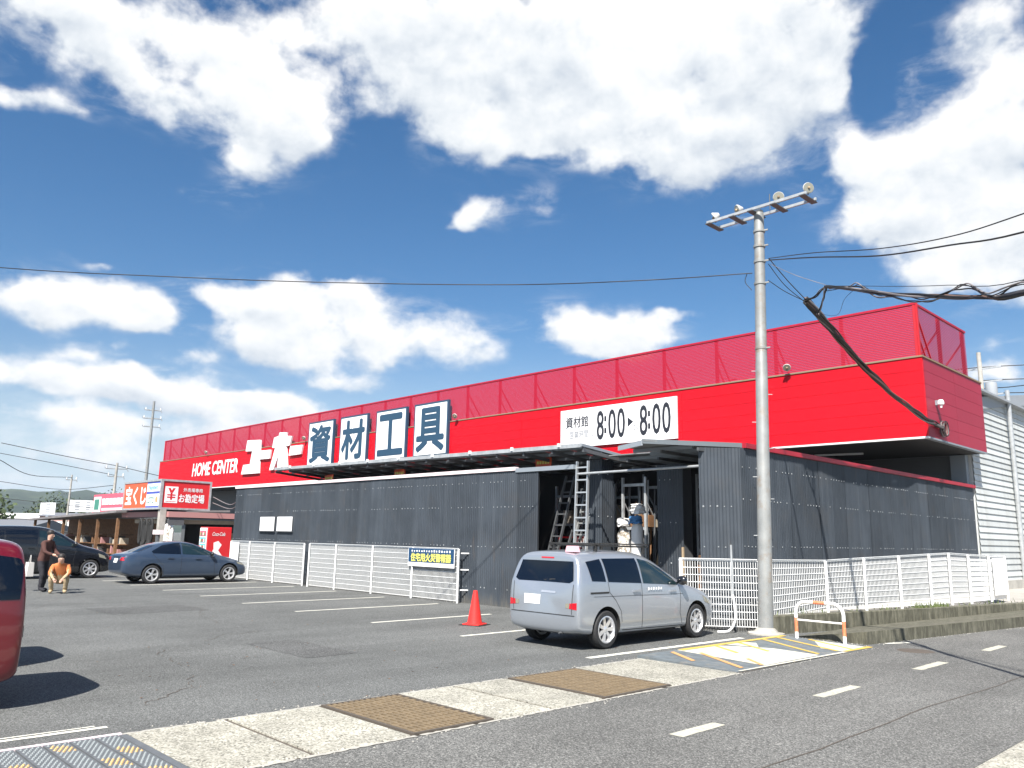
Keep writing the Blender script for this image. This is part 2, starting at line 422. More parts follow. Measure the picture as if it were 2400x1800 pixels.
class MB:
    def __init__(self): self.v = []; self.f = []; self.mi = []; self.cur = 0
    def add(self, vs, fs):
        b = len(self.v); self.v.extend([tuple(p) for p in vs])
        for f in fs: self.f.append(tuple(i + b for i in f)); self.mi.append(self.cur)
        return self
    def box(self, x0, x1, y0, y1, z0, z1):
        return self.add([(x0, y0, z0), (x1, y0, z0), (x1, y1, z0), (x0, y1, z0), (x0, y0, z1), (x1, y0, z1), (x1, y1, z1), (x0, y1, z1)],
                        [(0, 3, 2, 1), (4, 5, 6, 7), (0, 1, 5, 4), (1, 2, 6, 5), (2, 3, 7, 6), (3, 0, 4, 7)])
    def bar(self, p, q, w, h=None, up=(0, 0, 1)):
        p = Vector(p); q = Vector(q); h = h or w; d = (q - p).normalized(); u = Vector(up)
        if abs(d.dot(u)) > 0.98: u = Vector((1, 0, 0))
        s = d.cross(u).normalized(); u = s.cross(d)
        vs = [e + s * a * w / 2 + u * b * h / 2 for e in (p, q) for a, b in ((-1, -1), (1, -1), (1, 1), (-1, 1))]
        return self.add(vs, [(0, 1, 2, 3), (7, 6, 5, 4), (0, 4, 5, 1), (1, 5, 6, 2), (2, 6, 7, 3), (3, 7, 4, 0)])
    def tube(self, pts, r, n=8, caps=True):
        pts = [Vector(p) for p in pts]; rs = r if hasattr(r, '__len__') else [r] * len(pts)
        vs = []; fs = []; last = None
        for i, p in enumerate(pts):
            d = (pts[min(i + 1, len(pts) - 1)] - pts[max(i - 1, 0)]).normalized()
            if last is None:
                a = Vector((0, 0, 1)) if abs(d.z) < 0.9 else Vector((1, 0, 0))
                s = d.cross(a).normalized()
            else:
                s = (last - d * last.dot(d)).normalized()
            last = s; t = d.cross(s)
            for k in range(n):
                an = 2 * pi * k / n
                vs.append(p + (s * cos(an) + t * sin(an)) * rs[i])
        for i in range(len(pts) - 1):
            for k in range(n):
                a = i * n + k; b = i * n + (k + 1) % n
                fs.append((a, b, b + n, a + n))
        if caps:
            fs.append(tuple(range(n - 1, -1, -1))); fs.append(tuple(range((len(pts) - 1) * n, len(pts) * n)))
        return self.add(vs, fs)
    def lathe(self, prof, n=24, M=None, close=False, caps=True):
        M = M or Matrix(); vs = []; fs = []
        for r, z in prof:
            for k in range(n):
                vs.append(M @ Vector((r * cos(2 * pi * k / n), r * sin(2 * pi * k / n), z)))
        m = len(prof)
        for i in range(m - 1 + (1 if close else 0)):
            for k in range(n):
                a = i * n + k; b = i * n + (k + 1) % n; j = ((i + 1) % m) * n
                fs.append((a, b, j + (k + 1) % n, j + k))
        if not close and caps:
            if prof[0][0] > 1e-4: fs.append(tuple(range(n - 1, -1, -1)))
            if prof[-1][0] > 1e-4: fs.append(tuple(range((m - 1) * n, m * n)))
        return self.add(vs, fs)
    def prism(self, pts, o, u, v, depth):
        """flat outline pts (a,b) in the plane o + a u + b v, given a thickness towards u x v"""
        o = Vector(o); u = Vector(u); v = Vector(v); nn = u.cross(v).normalized()
        base = [o + u * a + v * b for a, b in pts]; n = len(pts)
        area = sum(pts[i][0] * pts[(i + 1) % n][1] - pts[(i + 1) % n][0] * pts[i][1] for i in range(n))
        if area < 0: base.reverse()
        vs = base + [p + nn * depth for p in base]
        fs = [tuple(range(n - 1, -1, -1)), tuple(range(n, 2 * n))]
        fs += [(i, (i + 1) % n, n + (i + 1) % n, n + i) for i in range(n)]
        return self.add(vs, fs)
    def mesh(self, name, mats, smooth=None):
        me = bpy.data.meshes.new(name); me.from_pydata(self.v, [], self.f)
        for m in (mats if isinstance(mats, (list, tuple)) else [mats]):
            me.materials.append(MATS[m] if isinstance(m, str) else m)
        if any(self.mi): me.polygons.foreach_set('material_index', self.mi)
        if smooth is not None:
            me.polygons.foreach_set('use_smooth', [True] * len(me.polygons))
            me.set_sharp_from_angle(angle=radians(smooth))
        me.update()
        return me
    def build(self, name, mats, parent=None, smooth=None, bevel=0.0):
        me = self.mesh(name, mats, smooth)
        if bevel:
            bm = bmesh.new(); bm.from_mesh(me)
            bmesh.ops.bevel(bm, geom=bm.edges[:], offset=bevel, segments=1, affect='EDGES', profile=0.7)
            bm.to_mesh(me); bm.free()
        return obj(name, me, parent)


def struct(name, mb, mats, **kw):
    return tag(mb.build(name, mats, **kw), kind='structure')


def text_obj(name, body, box, o, u, v, mats, parent=None, bold=0.0, shear=0.0, lift=0.004, depth=0.0):
    """lettering fitted into box = (width, height) with its lower left corner at o"""
    c = bpy.data.curves.new('lettering', 'FONT'); c.body = body; c.shear = shear
    c.resolution_u = 3
    t = bpy.data.objects.new('lettering', c); COL.objects.link(t)
    dg = bpy.context.evaluated_depsgraph_get()
    me = bpy.data.meshes.new_from_object(t.evaluated_get(dg))
    bpy.data.objects.remove(t); bpy.data.curves.remove(c)
    xs = [w.co.x for w in me.vertices]; ys = [w.co.y for w in me.vertices]
    x0, x1, y0, y1 = min(xs), max(xs), min(ys), max(ys)
    u = Vector(u).normalized(); v = Vector(v).normalized(); nn = u.cross(v); o = Vector(o)
    sx = box[0] / (x1 - x0); sy = box[1] / (y1 - y0); V0 = [w.co.copy() for w in me.vertices]; F0 = [tuple(p.vertices) for p in me.polygons]
    bpy.data.meshes.remove(me); mb = MB(); k = bold
    # heavier strokes: the outline is laid down a few times, nudged sideways, each pass a hair proud of the last
    for i, (dx, dy) in enumerate([(0, 0), (k, 0), (-k, 0), (0, k), (0, -k), (k * .7, k * .7), (-k * .7, k * .7), (k * .7, -k * .7), (-k * .7, -k * .7)] if bold else [(0, 0)]):
        mb.add([o + u * ((w.x - x0) * sx + dx * box[1]) + v * ((w.y - y0) * sy + dy * box[1]) + nn * (lift + depth + .0007 * i) for w in V0], F0)
    me = mb.mesh(name, mats)
    return obj(name, me, parent)


# ------------------------------------------------------------------ ground
gnd = MB()
gnd.add([(-4500, -600, 0), (700, -600, 0), (700, 3500, 0), (-4500, 3500, 0)], [(0, 1, 2, 3)])
struct('parking_lot_ground', gnd, 'asphalt_lot')
rd = MB(); rd.add([(-6.15, -40, 0.004), (-2.4, -40, 0.004), (-2.4, 60, 0.004), (-6.15, 60, 0.004)], [(0, 1, 2, 3)])
struct('road', rd, 'asphalt_road')
gs = MB(); gs.box(-2.38, -0.5, -40, 60, -0.1, 0.012)
struct('roadside_gutter_strip', gs, 'aggregate_concrete')
pv = MB(); pv.box(-0.5, 3.5, -40, 60, -0.1, 0.02)
struct('near_pavement', pv, 'bare_concrete')

# concrete strip between the lot and the road: slabs, gratings, ramps
slabs = [(2.83, 3.72), (3.77, 4.745), (5.815, 6.61), (6.66, 7.485), (8.855, 10.42)]
strip_bed = MB(); strip_bed.add([(-7.83, -6, 0.004), (-6.16, -6, 0.004), (-6.16, 15.0, 0.004), (-7.83, 15.0, 0.004)], [(0, 1, 2, 3)])
bed = struct('drain_strip', strip_bed, 'iron_edge')
for (a, b) in slabs:
    m = MB()
    # slightly ragged slab outline
    n = 12; L = []; Rr = []
    for i in range(n + 1):
        y = a + (b - a) * i / n
        L.append((-7.80 + random.uniform(-.012, .012), y)); Rr.append((-6.18 + random.uniform(-.015, .015), y))
    z = 0.016 + random.uniform(-.002, .002)
    vs = [(x, y, z) for x, y in L] + [(x, y, z) for x, y in Rr] + [(x - .02, y, 0.002) for x, y in L] + [(x + .02, y, 0.002) for x, y in Rr]
    k = n + 1; fs = []
    for i in range(n):
        fs += [(i, k + i, k + i + 1, i + 1), (2 * k + i, i, i + 1, 2 * k + i + 1), (k + i, 3 * k + i, 3 * k + i + 1, k + i + 1)]
    fs += [(0, 2 * k, 3 * k, k), (n, k + n, 3 * k + n, 2 * k + n)]
    m.add(vs, fs)
    m.build('concrete_slab', 'aggregate_concrete', bed)
for xa, nm in ((-7.865, 'edge_mortar'), (-6.165, 'edge_mortar')):
    vs = []; fs = []; n = 150
    for i in range(n + 1):
        y = 2.8 + (10.45 - 2.8) * i / n
        vs += [(xa + random.uniform(-.012, .012), y, .0095), (xa + .045 + random.uniform(-.014, .014), y, .0095)]
        if i and random.random() < .93: fs.append((2 * i - 2, 2 * i - 1, 2 * i + 1, 2 * i))
    m = MB(); m.add(vs, fs); m.build(nm, 'pale_mortar', bed)
for (a, b, lab) in [(4.78, 5.78, 'rusty brown steel drain grating in the concrete strip nearest the camera'),
                    (7.52, 8.82, 'rusty brown steel drain grating farther along the concrete strip')]:
    t = thing('drain_grating', lab, 'grating', (-7.0, (a + b) / 2, 0.006), group='drain gratings in the concrete strip')
    fr = MB(); fr.box(-7.78, -6.17, a, a + .03, .006, .028); fr.box(-7.78, -6.17, b - .03, b, .006, .028); fr.box(-7.78, -7.75, a + .03, b - .03, .006, .027); fr.box(-6.20, -6.17, a + .03, b - .03, .006, .027)
    fr.build('frame', 'iron_edge', t)
    bars = MB(); y = a + .05
    while y < b - .04:
        bars.box(-7.75, -6.2, y, y + .032, .008, .026); y += .07
    bars.build('bearing_bars', 'rust_grating', t)
    cr = MB(); x = -7.70
    while x < -6.22:
        cr.box(x, x + .045, a + .03, b - .03, .0085, .0235); x += .125
    cr.build('cross_bars', 'rust_grating', t)

# dotted rubber ramp blocks (near left)
y0 = 2.77
for i in range(9):
    ya = y0 - 0.04 - 0.2 * (i + 1) + .012; yb = y0 - 0.04 - 0.2 * i - .004
    t = thing('rubber_ramp_block', 'grey studded rubber ramp block, ' + ['touching the concrete slab', 'second from the concrete slab', 'third from the concrete slab', 'fourth from the concrete slab', 'fifth from the concrete slab', 'sixth from the concrete slab', 'seventh from the concrete slab', 'eighth from the concrete slab', 'ninth from the concrete slab'][i], 'kerb ramp', (-7.0, (ya + yb) / 2, 0.004), group='studded rubber kerb ramp blocks')
    b_ = MB(); b_.box(-7.75, -6.2, ya, yb, 0.004, 0.03)
    b_.build('block', 'ramp_rubber', t)
    sg = MB(); so = MB(); patches = [random.uniform(-7.7, -6.3) for _ in range(2)]
    r_ = 0
    for ix in range(34):
        for iy in range(4):
            x = -7.70 + ix * 0.044; y = ya + .03 + iy * .042 + (0.02 if ix % 2 else 0)
            if y > yb - .02: continue
            tgt = so if any(abs(x - p - iy * 0.02) < .11 for p in patches) else sg
            s = .016
            tgt.add([(x - s, y, .03), (x, y - s, .03), (x + s, y, .03), (x, y + s, .03), (x, y, .044)], [(0, 1, 4), (1, 2, 4), (2, 3, 4), (3, 0, 4)])
    tag(sg.build('studs', 'stud_grey', t), kind='stuff')
    if so.v: tag(so.build('painted_studs', 'stud_orange', t), kind='stuff')
ke = MB(); ke.box(-7.80, -7.755, -2, 2.77, 0.004, 0.035)
struct('kerb_edge', ke, 'pink_white')
er = MB(); er.box(-7.755, -6.2, 2.745, 2.81, 0.004, 0.024)
struct('ramp_end_strip', er, 'ramp_rubber')

# painted steel plate ramp (right)
rp = thing('plate_ramp', 'steel kerb ramp painted with worn cream panels and yellow stripes beside the lamp pole', 'kerb ramp', (-7.0, 12.7, 0))
pl = MB()
pl.add([(-7.93, 10.46, .05), (-6.2, 10.46, .012), (-6.12, 14.99, .012), (-7.88, 14.99, .05), (-7.93, 10.46, 0), (-6.2, 10.46, 0), (-6.12, 14.99, 0), (-7.88, 14.99, 0)],
       [(0, 1, 2, 3), (0, 4, 5, 1), (1, 5, 6, 2), (2, 6, 7, 3), (3, 7, 4, 0)])
pl.build('plate', 'ramp_grey', rp)


def ramp_patch(name, pts, m, lift):
    q = MB(); vs = []
    for (x, y) in pts: vs.append((x, y, .05 + (x + 7.93) / 1.75 * -.038 + lift))
    q.add(vs, [tuple(range(len(vs)))])
    me = q.mesh(name, m); me.validate()
    if me.polygons[0].normal.z < 0: me.flip_normals()
    return obj(name, me, rp)


ramp_patch('cream_panel', [(-7.88, 11.45), (-6.27, 11.35), (-6.27, 13.15), (-7.1, 13.15), (-7.88, 12.5)], 'ramp_cream', .003)
ramp_patch('cream_panel', [(-6.62, 13.95), (-6.24, 13.95), (-6.2, 14.9), (-7.2, 14.9)], 'ramp_cream', .003)
ramp_patch('cream_panel', [(-7.88, 12.75), (-7.3, 13.05), (-7.6, 13.5), (-7.88, 13.3)], 'ramp_cream', .003)
for (xa, ya, xb, yb, mm) in [(-7.83, 12.5, -7.15, 12.1, 'ramp_yellow'), (-7.83, 13.25, -6.95, 12.75, 'ramp_yellow'), (-7.83, 14.1, -6.33, 13.25, 'ramp_yellow'), (-7.80, 14.6, -6.3, 13.9, 'ramp_yellow'),
                             (-7.3, 14.9, -6.25, 14.35, 'ramp_yellow'), (-7.8, 11.2, -7.1, 10.75, 'ramp_orange'), (-7.5, 11.55, -6.35, 10.85, 'ramp_orange'), (-6.75, 11.7, -6.3, 11.35, 'ramp_orange')]:
    w_ = .05
    ramp_patch('stripe', [(xa, ya - w_), (xb, yb - w_), (xb, yb + w_), (xa, ya + w_)], mm, .006)
ramp_patch('edge_stripe', [(-7.9, 11.5), (-7.78, 11.5), (-7.76, 14.95), (-7.87, 14.95)], 'ramp_yellow', .008)
ramp_patch('edge_stripe', [(-6.24, 10.55), (-6.195, 10.55), (-6.13, 13.9), (-6.2, 13.9)], 'ramp_cream', .008)
ramp_patch('edge_stripe', [(-6.24, 13.95), (-6.165, 13.95), (-6.125, 14.97), (-6.24, 14.97)], 'ramp_yellow', .008)


# painted lines: worn edges
def line(name, x0, y0, x1, y1, w, z=0.004, paint='line_paint'):
    d = Vector((x1 - x0, y1 - y0)); n = max(2, int(d.length / .12)); p = Vector((-d.y, d.x)).normalized() * w / 2
    vs = []; fs = []
    for i in range(n + 1):
        c = Vector((x0, y0)) + d * i / n
        a = c + p * (1 + random.uniform(-.12, .12)); b = c - p * (1 + random.uniform(-.12, .12))
        vs += [(a.x, a.y, z), (b.x, b.y, z)]
        if i: fs.append((2 * i - 2, 2 * i - 1, 2 * i + 1, 2 * i))
    m = MB(); m.add(vs, fs); me = m.mesh(name, paint)
    if me.polygons[0].normal.z < 0: me.flip_normals()
    return tag(obj(name, me), kind='structure')


for x, ya, yb in [(-11.62, 10.0, 13.4), (-14.43, 9.95, 13.4), (-17.42, 9.85, 14.2), (-20.08, 9.82, 14.3), (-22.9, 9.92, 14.4), (-25.6, 9.9, 14.4), (-28.4, 9.9, 14.4), (-31.2, 9.9, 14.4), (-34, 9.9, 14.4)]:
    line('parking_line', x, ya, x - .06, yb, .11)
line('lot_edge_line', -8.40, 9.83, -8.34, 14.3, .13)
line('lot_edge_line', -8.27, -4, -8.24, 2.8, .07)
line('lot_edge_line', -8.42, -4, -8.33, 2.72, .03)
for ya, yb in [(3.3, 4.5), (6.68, 7.45), (9.68, 10.78), (12.95, 14.12), (16.3, 17.4), (19.6, 20.7)]:
    line('road_dash', -4.62 - .01 * (ya - 6), ya, -4.62 - .01 * (yb - 6), yb, .15, .008, 'road_paint')
line('road_edge_line', -6.25, 15.8, -6.0, 16.4, .10, .008)
mh = MB(); mh.lathe([(0.0, .0105), (.2, .0105), (.235, .012), (.25, .009), (.29, .0085), (.30, .005)], 32, Matrix.Translation((-5.5, 15.2, 0)))
struct('manhole_cover', mh, 'iron_edge')
crk = MB()
for k in range(7):
    p = Vector((-9.0 - 2.3 * k, 3.4 + 1.3 * (k % 4), .0045)); q = [p]; dx_ = random.uniform(-.16, .02); dy_ = random.uniform(-.02, .14)
    for i in range(26):
        p = p + Vector((dx_ + random.uniform(-.09, .07), dy_ + random.uniform(-.08, .08), 0)); q.append(p)
    for a_, b_ in zip(q, q[1:]):
        crk.add([a_, a_ + Vector((.013, .006, 0)), b_ + Vector((.013, .006, 0)), b_], [(0, 1, 2, 3)])
p = Vector((-3.55, 2.0, .0082))
for i in range(60):
    p2 = p + Vector((random.uniform(-.02, .02), .33, 0)); crk.add([p, p + Vector((.014, 0, 0)), p2 + Vector((.014, 0, 0)), p2], [(0, 1, 2, 3)]); p = p2
struct('asphalt_cracks', crk, 'iron_edge')
for (x0, x1, ya, yb) in [(-12.9, -10.9, 6.4, 7.3), (-20.5, -18.8, 6.2, 8.4)]:
    m = MB(); n = 14; pts = []
    for i in range(n): pts.append((x0 + (x1 - x0) * i / n, ya + random.uniform(-.015, .015)))
    for i in range(n): pts.append((x1 + random.uniform(-.015, .015), ya + (yb - ya) * i / n))
    for i in range(n): pts.append((x1 - (x1 - x0) * i / n, yb + random.uniform(-.015, .015)))
    for i in range(n): pts.append((x0 + random.uniform(-.015, .015), yb - (yb - ya) * i / n))
    m.add([(a, b, .004) for a, b in pts], [tuple(range(len(pts)))]); struct('asphalt_patch', m, 'asphalt_repair')
grit = MB(); rg_ = random.Random(4)
for _ in range(900):
    k = rg_.random()
    if k < .45: x, y = rg_.choice((-7.93, -6.1)) + rg_.gauss(0, .05), rg_.uniform(2.6, 15)
    elif k < .7: x, y = rg_.uniform(-8.6, -6.3), rg_.uniform(14.95, 15.4)
    elif k < .85: y = rg_.uniform(15.3, 22); x = -6.39 + .13 * (y - 15.3) + abs(rg_.gauss(0, .08)) + .01
    else: x, y = rg_.uniform(-30, -17.5), 14.9 + rg_.gauss(0, .06)
    z = .006; r = rg_.uniform(.004, .014) * (1 if y < 14 or x > -10 else 1.6); h = r * rg_.uniform(.4, .9); a = rg_.uniform(0, 6.28)
    c_ = [(x + cos(a + q_ * 1.57) * r * rg_.uniform(.6, 1.2), y + sin(a + q_ * 1.57) * r, z) for q_ in range(4)]
    grit.add(c_ + [(x, y, z + h)], [(0, 1, 4), (1, 2, 4), (2, 3, 4), (3, 0, 4)])
tag(grit.build('grit', 'pale_mortar'), kind='stuff')
lv_ = MB()
for _ in range(160):
    x = rg_.choice((rg_.uniform(-13, -6), rg_.uniform(-30, -9))); y = rg_.uniform(3, 14.6); s_ = rg_.uniform(.012, .03); a = rg_.uniform(0, 6.28); u_ = Vector((cos(a), sin(a), 0)); w_ = Vector((-sin(a), cos(a), 0)); p_ = Vector((x, y, .008))
    lv_.add([p_ - u_ * s_, p_ + w_ * s_ * .4 + Vector((0, 0, .006)), p_ + u_ * s_, p_ - w_ * s_ * .4 + Vector((0, 0, .004))], [(0, 1, 2, 3)])
tag(lv_.build('dry_leaves', 'brown_wood'), kind='stuff')

# concrete bank on the right
bank = MB()
W0 = Vector((-8.24, 15.33)); W1 = Vector((-6.27, 25.2)); wd = (W1 - W0).normalized(); wn = Vector((-wd.y, wd.x))
cuts = [0, 2.6, 5.2, 7.8, 10.2, 13, 16, 20]
lw = thing('low_retaining_wall', 'low moss-stained concrete wall carrying the right-hand mesh fence', 'wall', (W0.x, W0.y, 0))
for a, b in zip(cuts, cuts[1:]):
    p = W0 + wd * (a + .006); q = W0 + wd * (b - .006); m = MB()
    c = [p, q, q + wn * .22, p + wn * .22]
    m.add([(v.x, v.y, -.1) for v in c] + [(v.x, v.y, .36) for v in c], [(0, 3, 2, 1), (4, 5, 6, 7), (0, 1, 5, 4), (1, 2, 6, 5), (2, 3, 7, 6), (3, 0, 4, 7)])
    m.build('concrete_block', 'mossy_concrete', lw, bevel=.012)
st = thing('concrete_step', 'mossy concrete step at the foot of the low wall along the road', 'step', (-6.39, 15.33, 0))
fr = [(-6.39, 15.33), (-6.06, 17.85), (-5.79, 19.95), (-5.52, 22.03), (-5.4, 24.0), (-5.3, 30)]
for i, ((xa, ya), (xb, yb)) in enumerate(zip(fr, fr[1:])):
    m = MB(); ta = (ya - 15.33) / wd.y; tb = (yb - 15.33) / wd.y
    ba = W0 + wd * (ta + .0) - wn * .004; bb = W0 + wd * tb - wn * .004
    if i == 0: ba = Vector((-7.75, 15.36))
    za, zb = 0.0 + .02 * ta * .9, 0.0 + .02 * tb * .9
    e = .006
    m.add([(xa, ya + e, -.05), (xb, yb - e, -.05), (bb.x, bb.y - e, -.05), (ba.x, ba.y + e, -.05), (xa, ya + e, .23), (xb, yb - e, .23), (bb.x, bb.y - e, max(.03, zb)), (ba.x, ba.y + e, max(.02, za))],
          [(0, 3, 2, 1), (4, 5, 6, 7), (0, 1, 5, 4), (1, 2, 6, 5), (2, 3, 7, 6), (3, 0, 4, 7)])
    m.build('concrete_block', 'mossy_concrete', st)
rg = MB(); rg.add([(-8.75, 16.0, .30), (-8.35, 15.9, .30), (-6.35, 26, .30), (-5.4, 31, .30), (-5.4, 60, .30), (-9.2, 60, .30), (-8.95, 31.5, .30)], [(0, 1, 2, 3, 4, 5, 6)])
struct('raised_ground', rg, 'bare_concrete')


# ------------------------------------------------------------------ mesh fences
def fence_panel(a, b, za0, za1, zb0, zb1, name, parent):
    """welded wire panel between two posts; a, b = (x, y)"""
    A = Vector((a[0], a[1], 0)); B = Vector((b[0], b[1], 0)); d = B - A; L = d.length; u = d / L; nrm = Vector((u.y, -u.x, 0))
    m = MB(); nv = max(2, int(L / .052)); r = .0043
    bot = lambda s: za0 + (zb0 - za0) * s + .05
    top = lambda s: za1 + (zb1 - za1) * s
    for i in range(nv + 1):
        s = (i + .5) / (nv + 1); c = A + d * s
        p = Vector((c.x, c.y, bot(s))); q = Vector((c.x, c.y, top(s) - .04)); t2 = Vector((c.x, c.y, top(s))) + nrm * .045
        for (e0, e1) in ((p, q), (q, t2)):
            sx = u * r; sy = nrm * r
            m.add([e0 - sx - sy, e0 + sx - sy, e0 + sx + sy, e0 - sx + sy, e1 - sx - sy, e1 + sx - sy, e1 + sx + sy, e1 - sx + sy], [(0, 1, 5, 4), (1, 2, 6, 5), (2, 3, 7, 6), (3, 0, 4, 7)])
    nh = 9
    for k in range(nh + 1):
        f = k / nh
        p = A + Vector((0, 0, bot(0) + (top(0) - .04 - bot(0)) * f)) + nrm * .006; q = B + Vector((0, 0, bot(1) + (top(1) - .04 - bot(1)) * f)) + nrm * .006
        m.bar(p, q, .0115)
    for off, dzz in ((.045, 0.0), (.03, -.02)):
        m.bar(A + Vector((0, 0, top(0) + dzz)) + nrm * off, B + Vector((0, 0, top(1) + dzz)) + nrm * off, .011)
    return tag(m.build(name, 'white_wire', parent), kind='stuff')


def fence_post(p, z0, z1, parent, r=.03):
    m = MB(); m.tube([(p[0], p[1], z0), (p[0], p[1], z1)], r, 10); m.lathe([(r * 1.15, 0), (r * 1.15, .02), (0, .035)], 10, Matrix.Translation((p[0], p[1], z1)))
    return m.build('post', 'white_paint', parent, smooth=40)


fl = thing('wire_mesh_fence', 'white wire mesh fence along the front of the grey wall behind the parking bays', 'fence', (-23, 14.82, 0))
xs = [-31.6, -29.96, -27.95, -25.78]
for a, b in zip(xs, xs[1:]): fence_panel((a, 14.82), (b, 14.82), 0, 1.47, 0, 1.47, 'wire_panel', fl)
for x in xs: fence_post((x, 14.77), 0, 1.42, fl)
xs = [-25.42, -23.7, -21.55, -19.47, -17.36]
for a, b in zip(xs, xs[1:]): fence_panel((a, 14.82), (b, 14.82), 0, 1.48, 0, 1.48, 'wire_panel', fl)
for x in xs: fence_post((x, 14.77), 0, 1.43, fl)
for z in (.35, .9, 1.35):
    m = MB(); m.bar((-17.36, 14.86, z), (-17.2, 15.02, z), .03); m.build('wall_tie', 'white_paint', fl)
frr = thing('wire_mesh_fence', 'white wire mesh fence behind the lamp pole, standing on the low concrete wall', 'fence', (-8.0, 17.3, 0))
FR = [(-9.8, 14.37, .06, 1.46), (-8.6, 15.42, .06, 1.46), (-8.06, 17.32, .36, 1.46), (-7.77, 18.63, .36, 1.52), (-7.51, 19.98, .36, 1.57), (-7.29, 21.31, .36, 1.62), (-7.2, 22.45, .36, 1.65), (-7.05, 23.44, .36, 1.62), (-6.98, 24.9, .36, 1.60), (-6.93, 26.2, .36, 1.58)]
for i, (a, b) in enumerate(zip(FR, FR[1:])):
    za0, zb0 = a[2], b[2]
    if i == 1: za0 = .06; zb0 = .30
    fence_panel(a[:2], b[:2], za0, a[3], zb0, b[3], 'wire_panel', frr)
for i, p in enumerate(FR):
    fence_post((p[0] + .055, p[1] - .02), p[2] if i > 1 else 0, p[3] - .05, frr, .034)
nb = thing('fence_board', 'plain white board fixed to the far right end of the mesh fence', 'board', (-6.9, 25.6, .5))
m = MB(); m.bar((-6.90, 25.15, 1.02), (-6.86, 26.1, 1.02), .02, 1.0); m.build('board', 'white_board', nb)
nb2 = thing('fence_board', 'plain white board fixed to the left end of the mesh fence beside the vending machine', 'board', (-31.2, 14.75, .6))
m = MB(); m.box(-31.5, -30.85, 14.74, 14.76, .6, 1.42); m.build('board', 'white_board', nb2, bevel=.004)
bn = thing('fence_banner', 'navy and yellow banner hung on the mesh fence at its right end', 'banner', (-18.6, 14.72, 1.2))
m = MB(); m.box(-19.62, -17.48, 14.725, 14.735, .93, 1.455); m.build('cloth', 'white_board', bn)
m = MB(); m.box(-19.60, -17.50, 14.718, 14.724, 1.05, 1.45); m.build('print_field', 'banner_navy', bn)
text_obj('lettering', '住宅用火災警報器', (1.85, .23), (-19.47, 14.717, 1.075), (1, 0, 0), (0, 0, 1), 'print_yellow', bn, bold=.03)
m = MB()
for i in range(16):
    m.box(-19.45 + i * .116, -19.40 + i * .116 + random.uniform(-.01, .012), 14.714, 14.717, 1.345, 1.40 + random.uniform(-.015, .01))
tag(m.build('small_print', 'white_board', bn), kind='stuff')


# ------------------------------------------------------------------ grey corrugated walls
def corr_mesh(w, h, pitch=.0755, amp=.011, name='corrugated_sheet', m='grey_steel'):
    k = MB(); n = int(round(w / pitch)); cols = n * 4; vs = []; fs = []
    for i in range(cols + 1):
        x = w * i / cols; y = -amp * sin(2 * pi * (i / 4.0))
        vs += [(x, y, 0), (x, y, h)]
        if i: fs.append((2 * i - 2, 2 * i, 2 * i + 1, 2 * i - 1))
    k.add(vs, fs)
    return k.mesh(name, m, smooth=80)


def clad(parent, p, q, h, z0=0.0, w=.755, rows=None, seed=0, bolts=True):
    """corrugated sheets from p to q (xy); the outside is to the right of p->q"""
    p = Vector(p); q = Vector(q); d = q - p; L = d.length; n = max(1, int(round(L / w))); w = L / n
    me = corr_mesh(w + .03, h); ang = atan2(d.y, d.x); u = d / L; nr = Vector((u.y, -u.x))
    rr = random.Random(seed)
    for i in range(n):
        c = p + u * (w * i) + nr * (.007 * (i % 2) + rr.uniform(0, .005))
        o = obj('corrugated_sheet', me, parent)
        o.matrix_basis = Matrix.Translation((c.x, c.y, z0)) @ Matrix.Rotation(ang + rr.uniform(-.002, .002), 4, 'Z')
    if bolts:
        b = MB()
        for z in rows or (h * .09, h * .36, h * .62, h * .9):
            s = .08
            while s < L - .05:
                if rr.random() < .78:
                    c = p + u * s + nr * (.016); zz = z0 + z + rr.uniform(-.006, .006); r = .012 if rr.random() < .8 else .017
                    e = c + nr * .012
                    ux = Vector((u.x, u.y, 0)) * r; uz = Vector((0, 0, r)); c3 = Vector((c.x, c.y, zz)); e3 = Vector((e.x, e.y, zz))
                    b.add([c3 - ux - uz, c3 + ux - uz, c3 + ux + uz, c3 - ux + uz, e3], [(0, 1, 4), (1, 2, 4), (2, 3, 4), (3, 0, 4)])
                s += .15 if rr.random() < .8 else .30
        tag(b.build('bolt_heads', 'galvanised', parent), kind='stuff')


gw = thing('corrugated_wall', 'long dark grey corrugated steel wall behind the parking bays', 'wall', (-23, 15.03, 0))
clad(gw, (-32.06, 15.03), (-14.58, 15.03), 3.58, .0, rows=(.45, 1.55, 2.62, 3.3), seed=1)
m = MB(); m.box(-32.1, -15.38, 14.98, 15.12, 3.585, 3.68); m.build('top_trim', 'pink_white', gw)
m = MB(); m.box(-15.38, -13.3, 14.99, 15.12, 3.53, 3.64); m.build('lintel', 'grey_trim', gw)
m = MB(); m.box(-32.1, -14.6, 15.06, 15.12, 0, 3.58); m.build('backing', 'dark_steel', gw)
for i, xa in enumerate((-29.63, -28.27)):
    t = thing('blank_plate', ['blank white board on the grey wall, left of the pair', 'blank white board on the grey wall, right of the pair'][i], 'board', (xa + .55, 14.99, 1.88), group='pair of blank white boards on the grey wall')
    m = MB(); m.box(xa, xa + 1.12, 14.955, 14.985, 1.88, 2.41); m.build('board', 'white_board', t, bevel=.004)
    m = MB(); m.box(xa - .04, xa + 1.16, 14.945, 14.99, 1.85, 1.878); m.build('ledge', 'dark_steel', t)

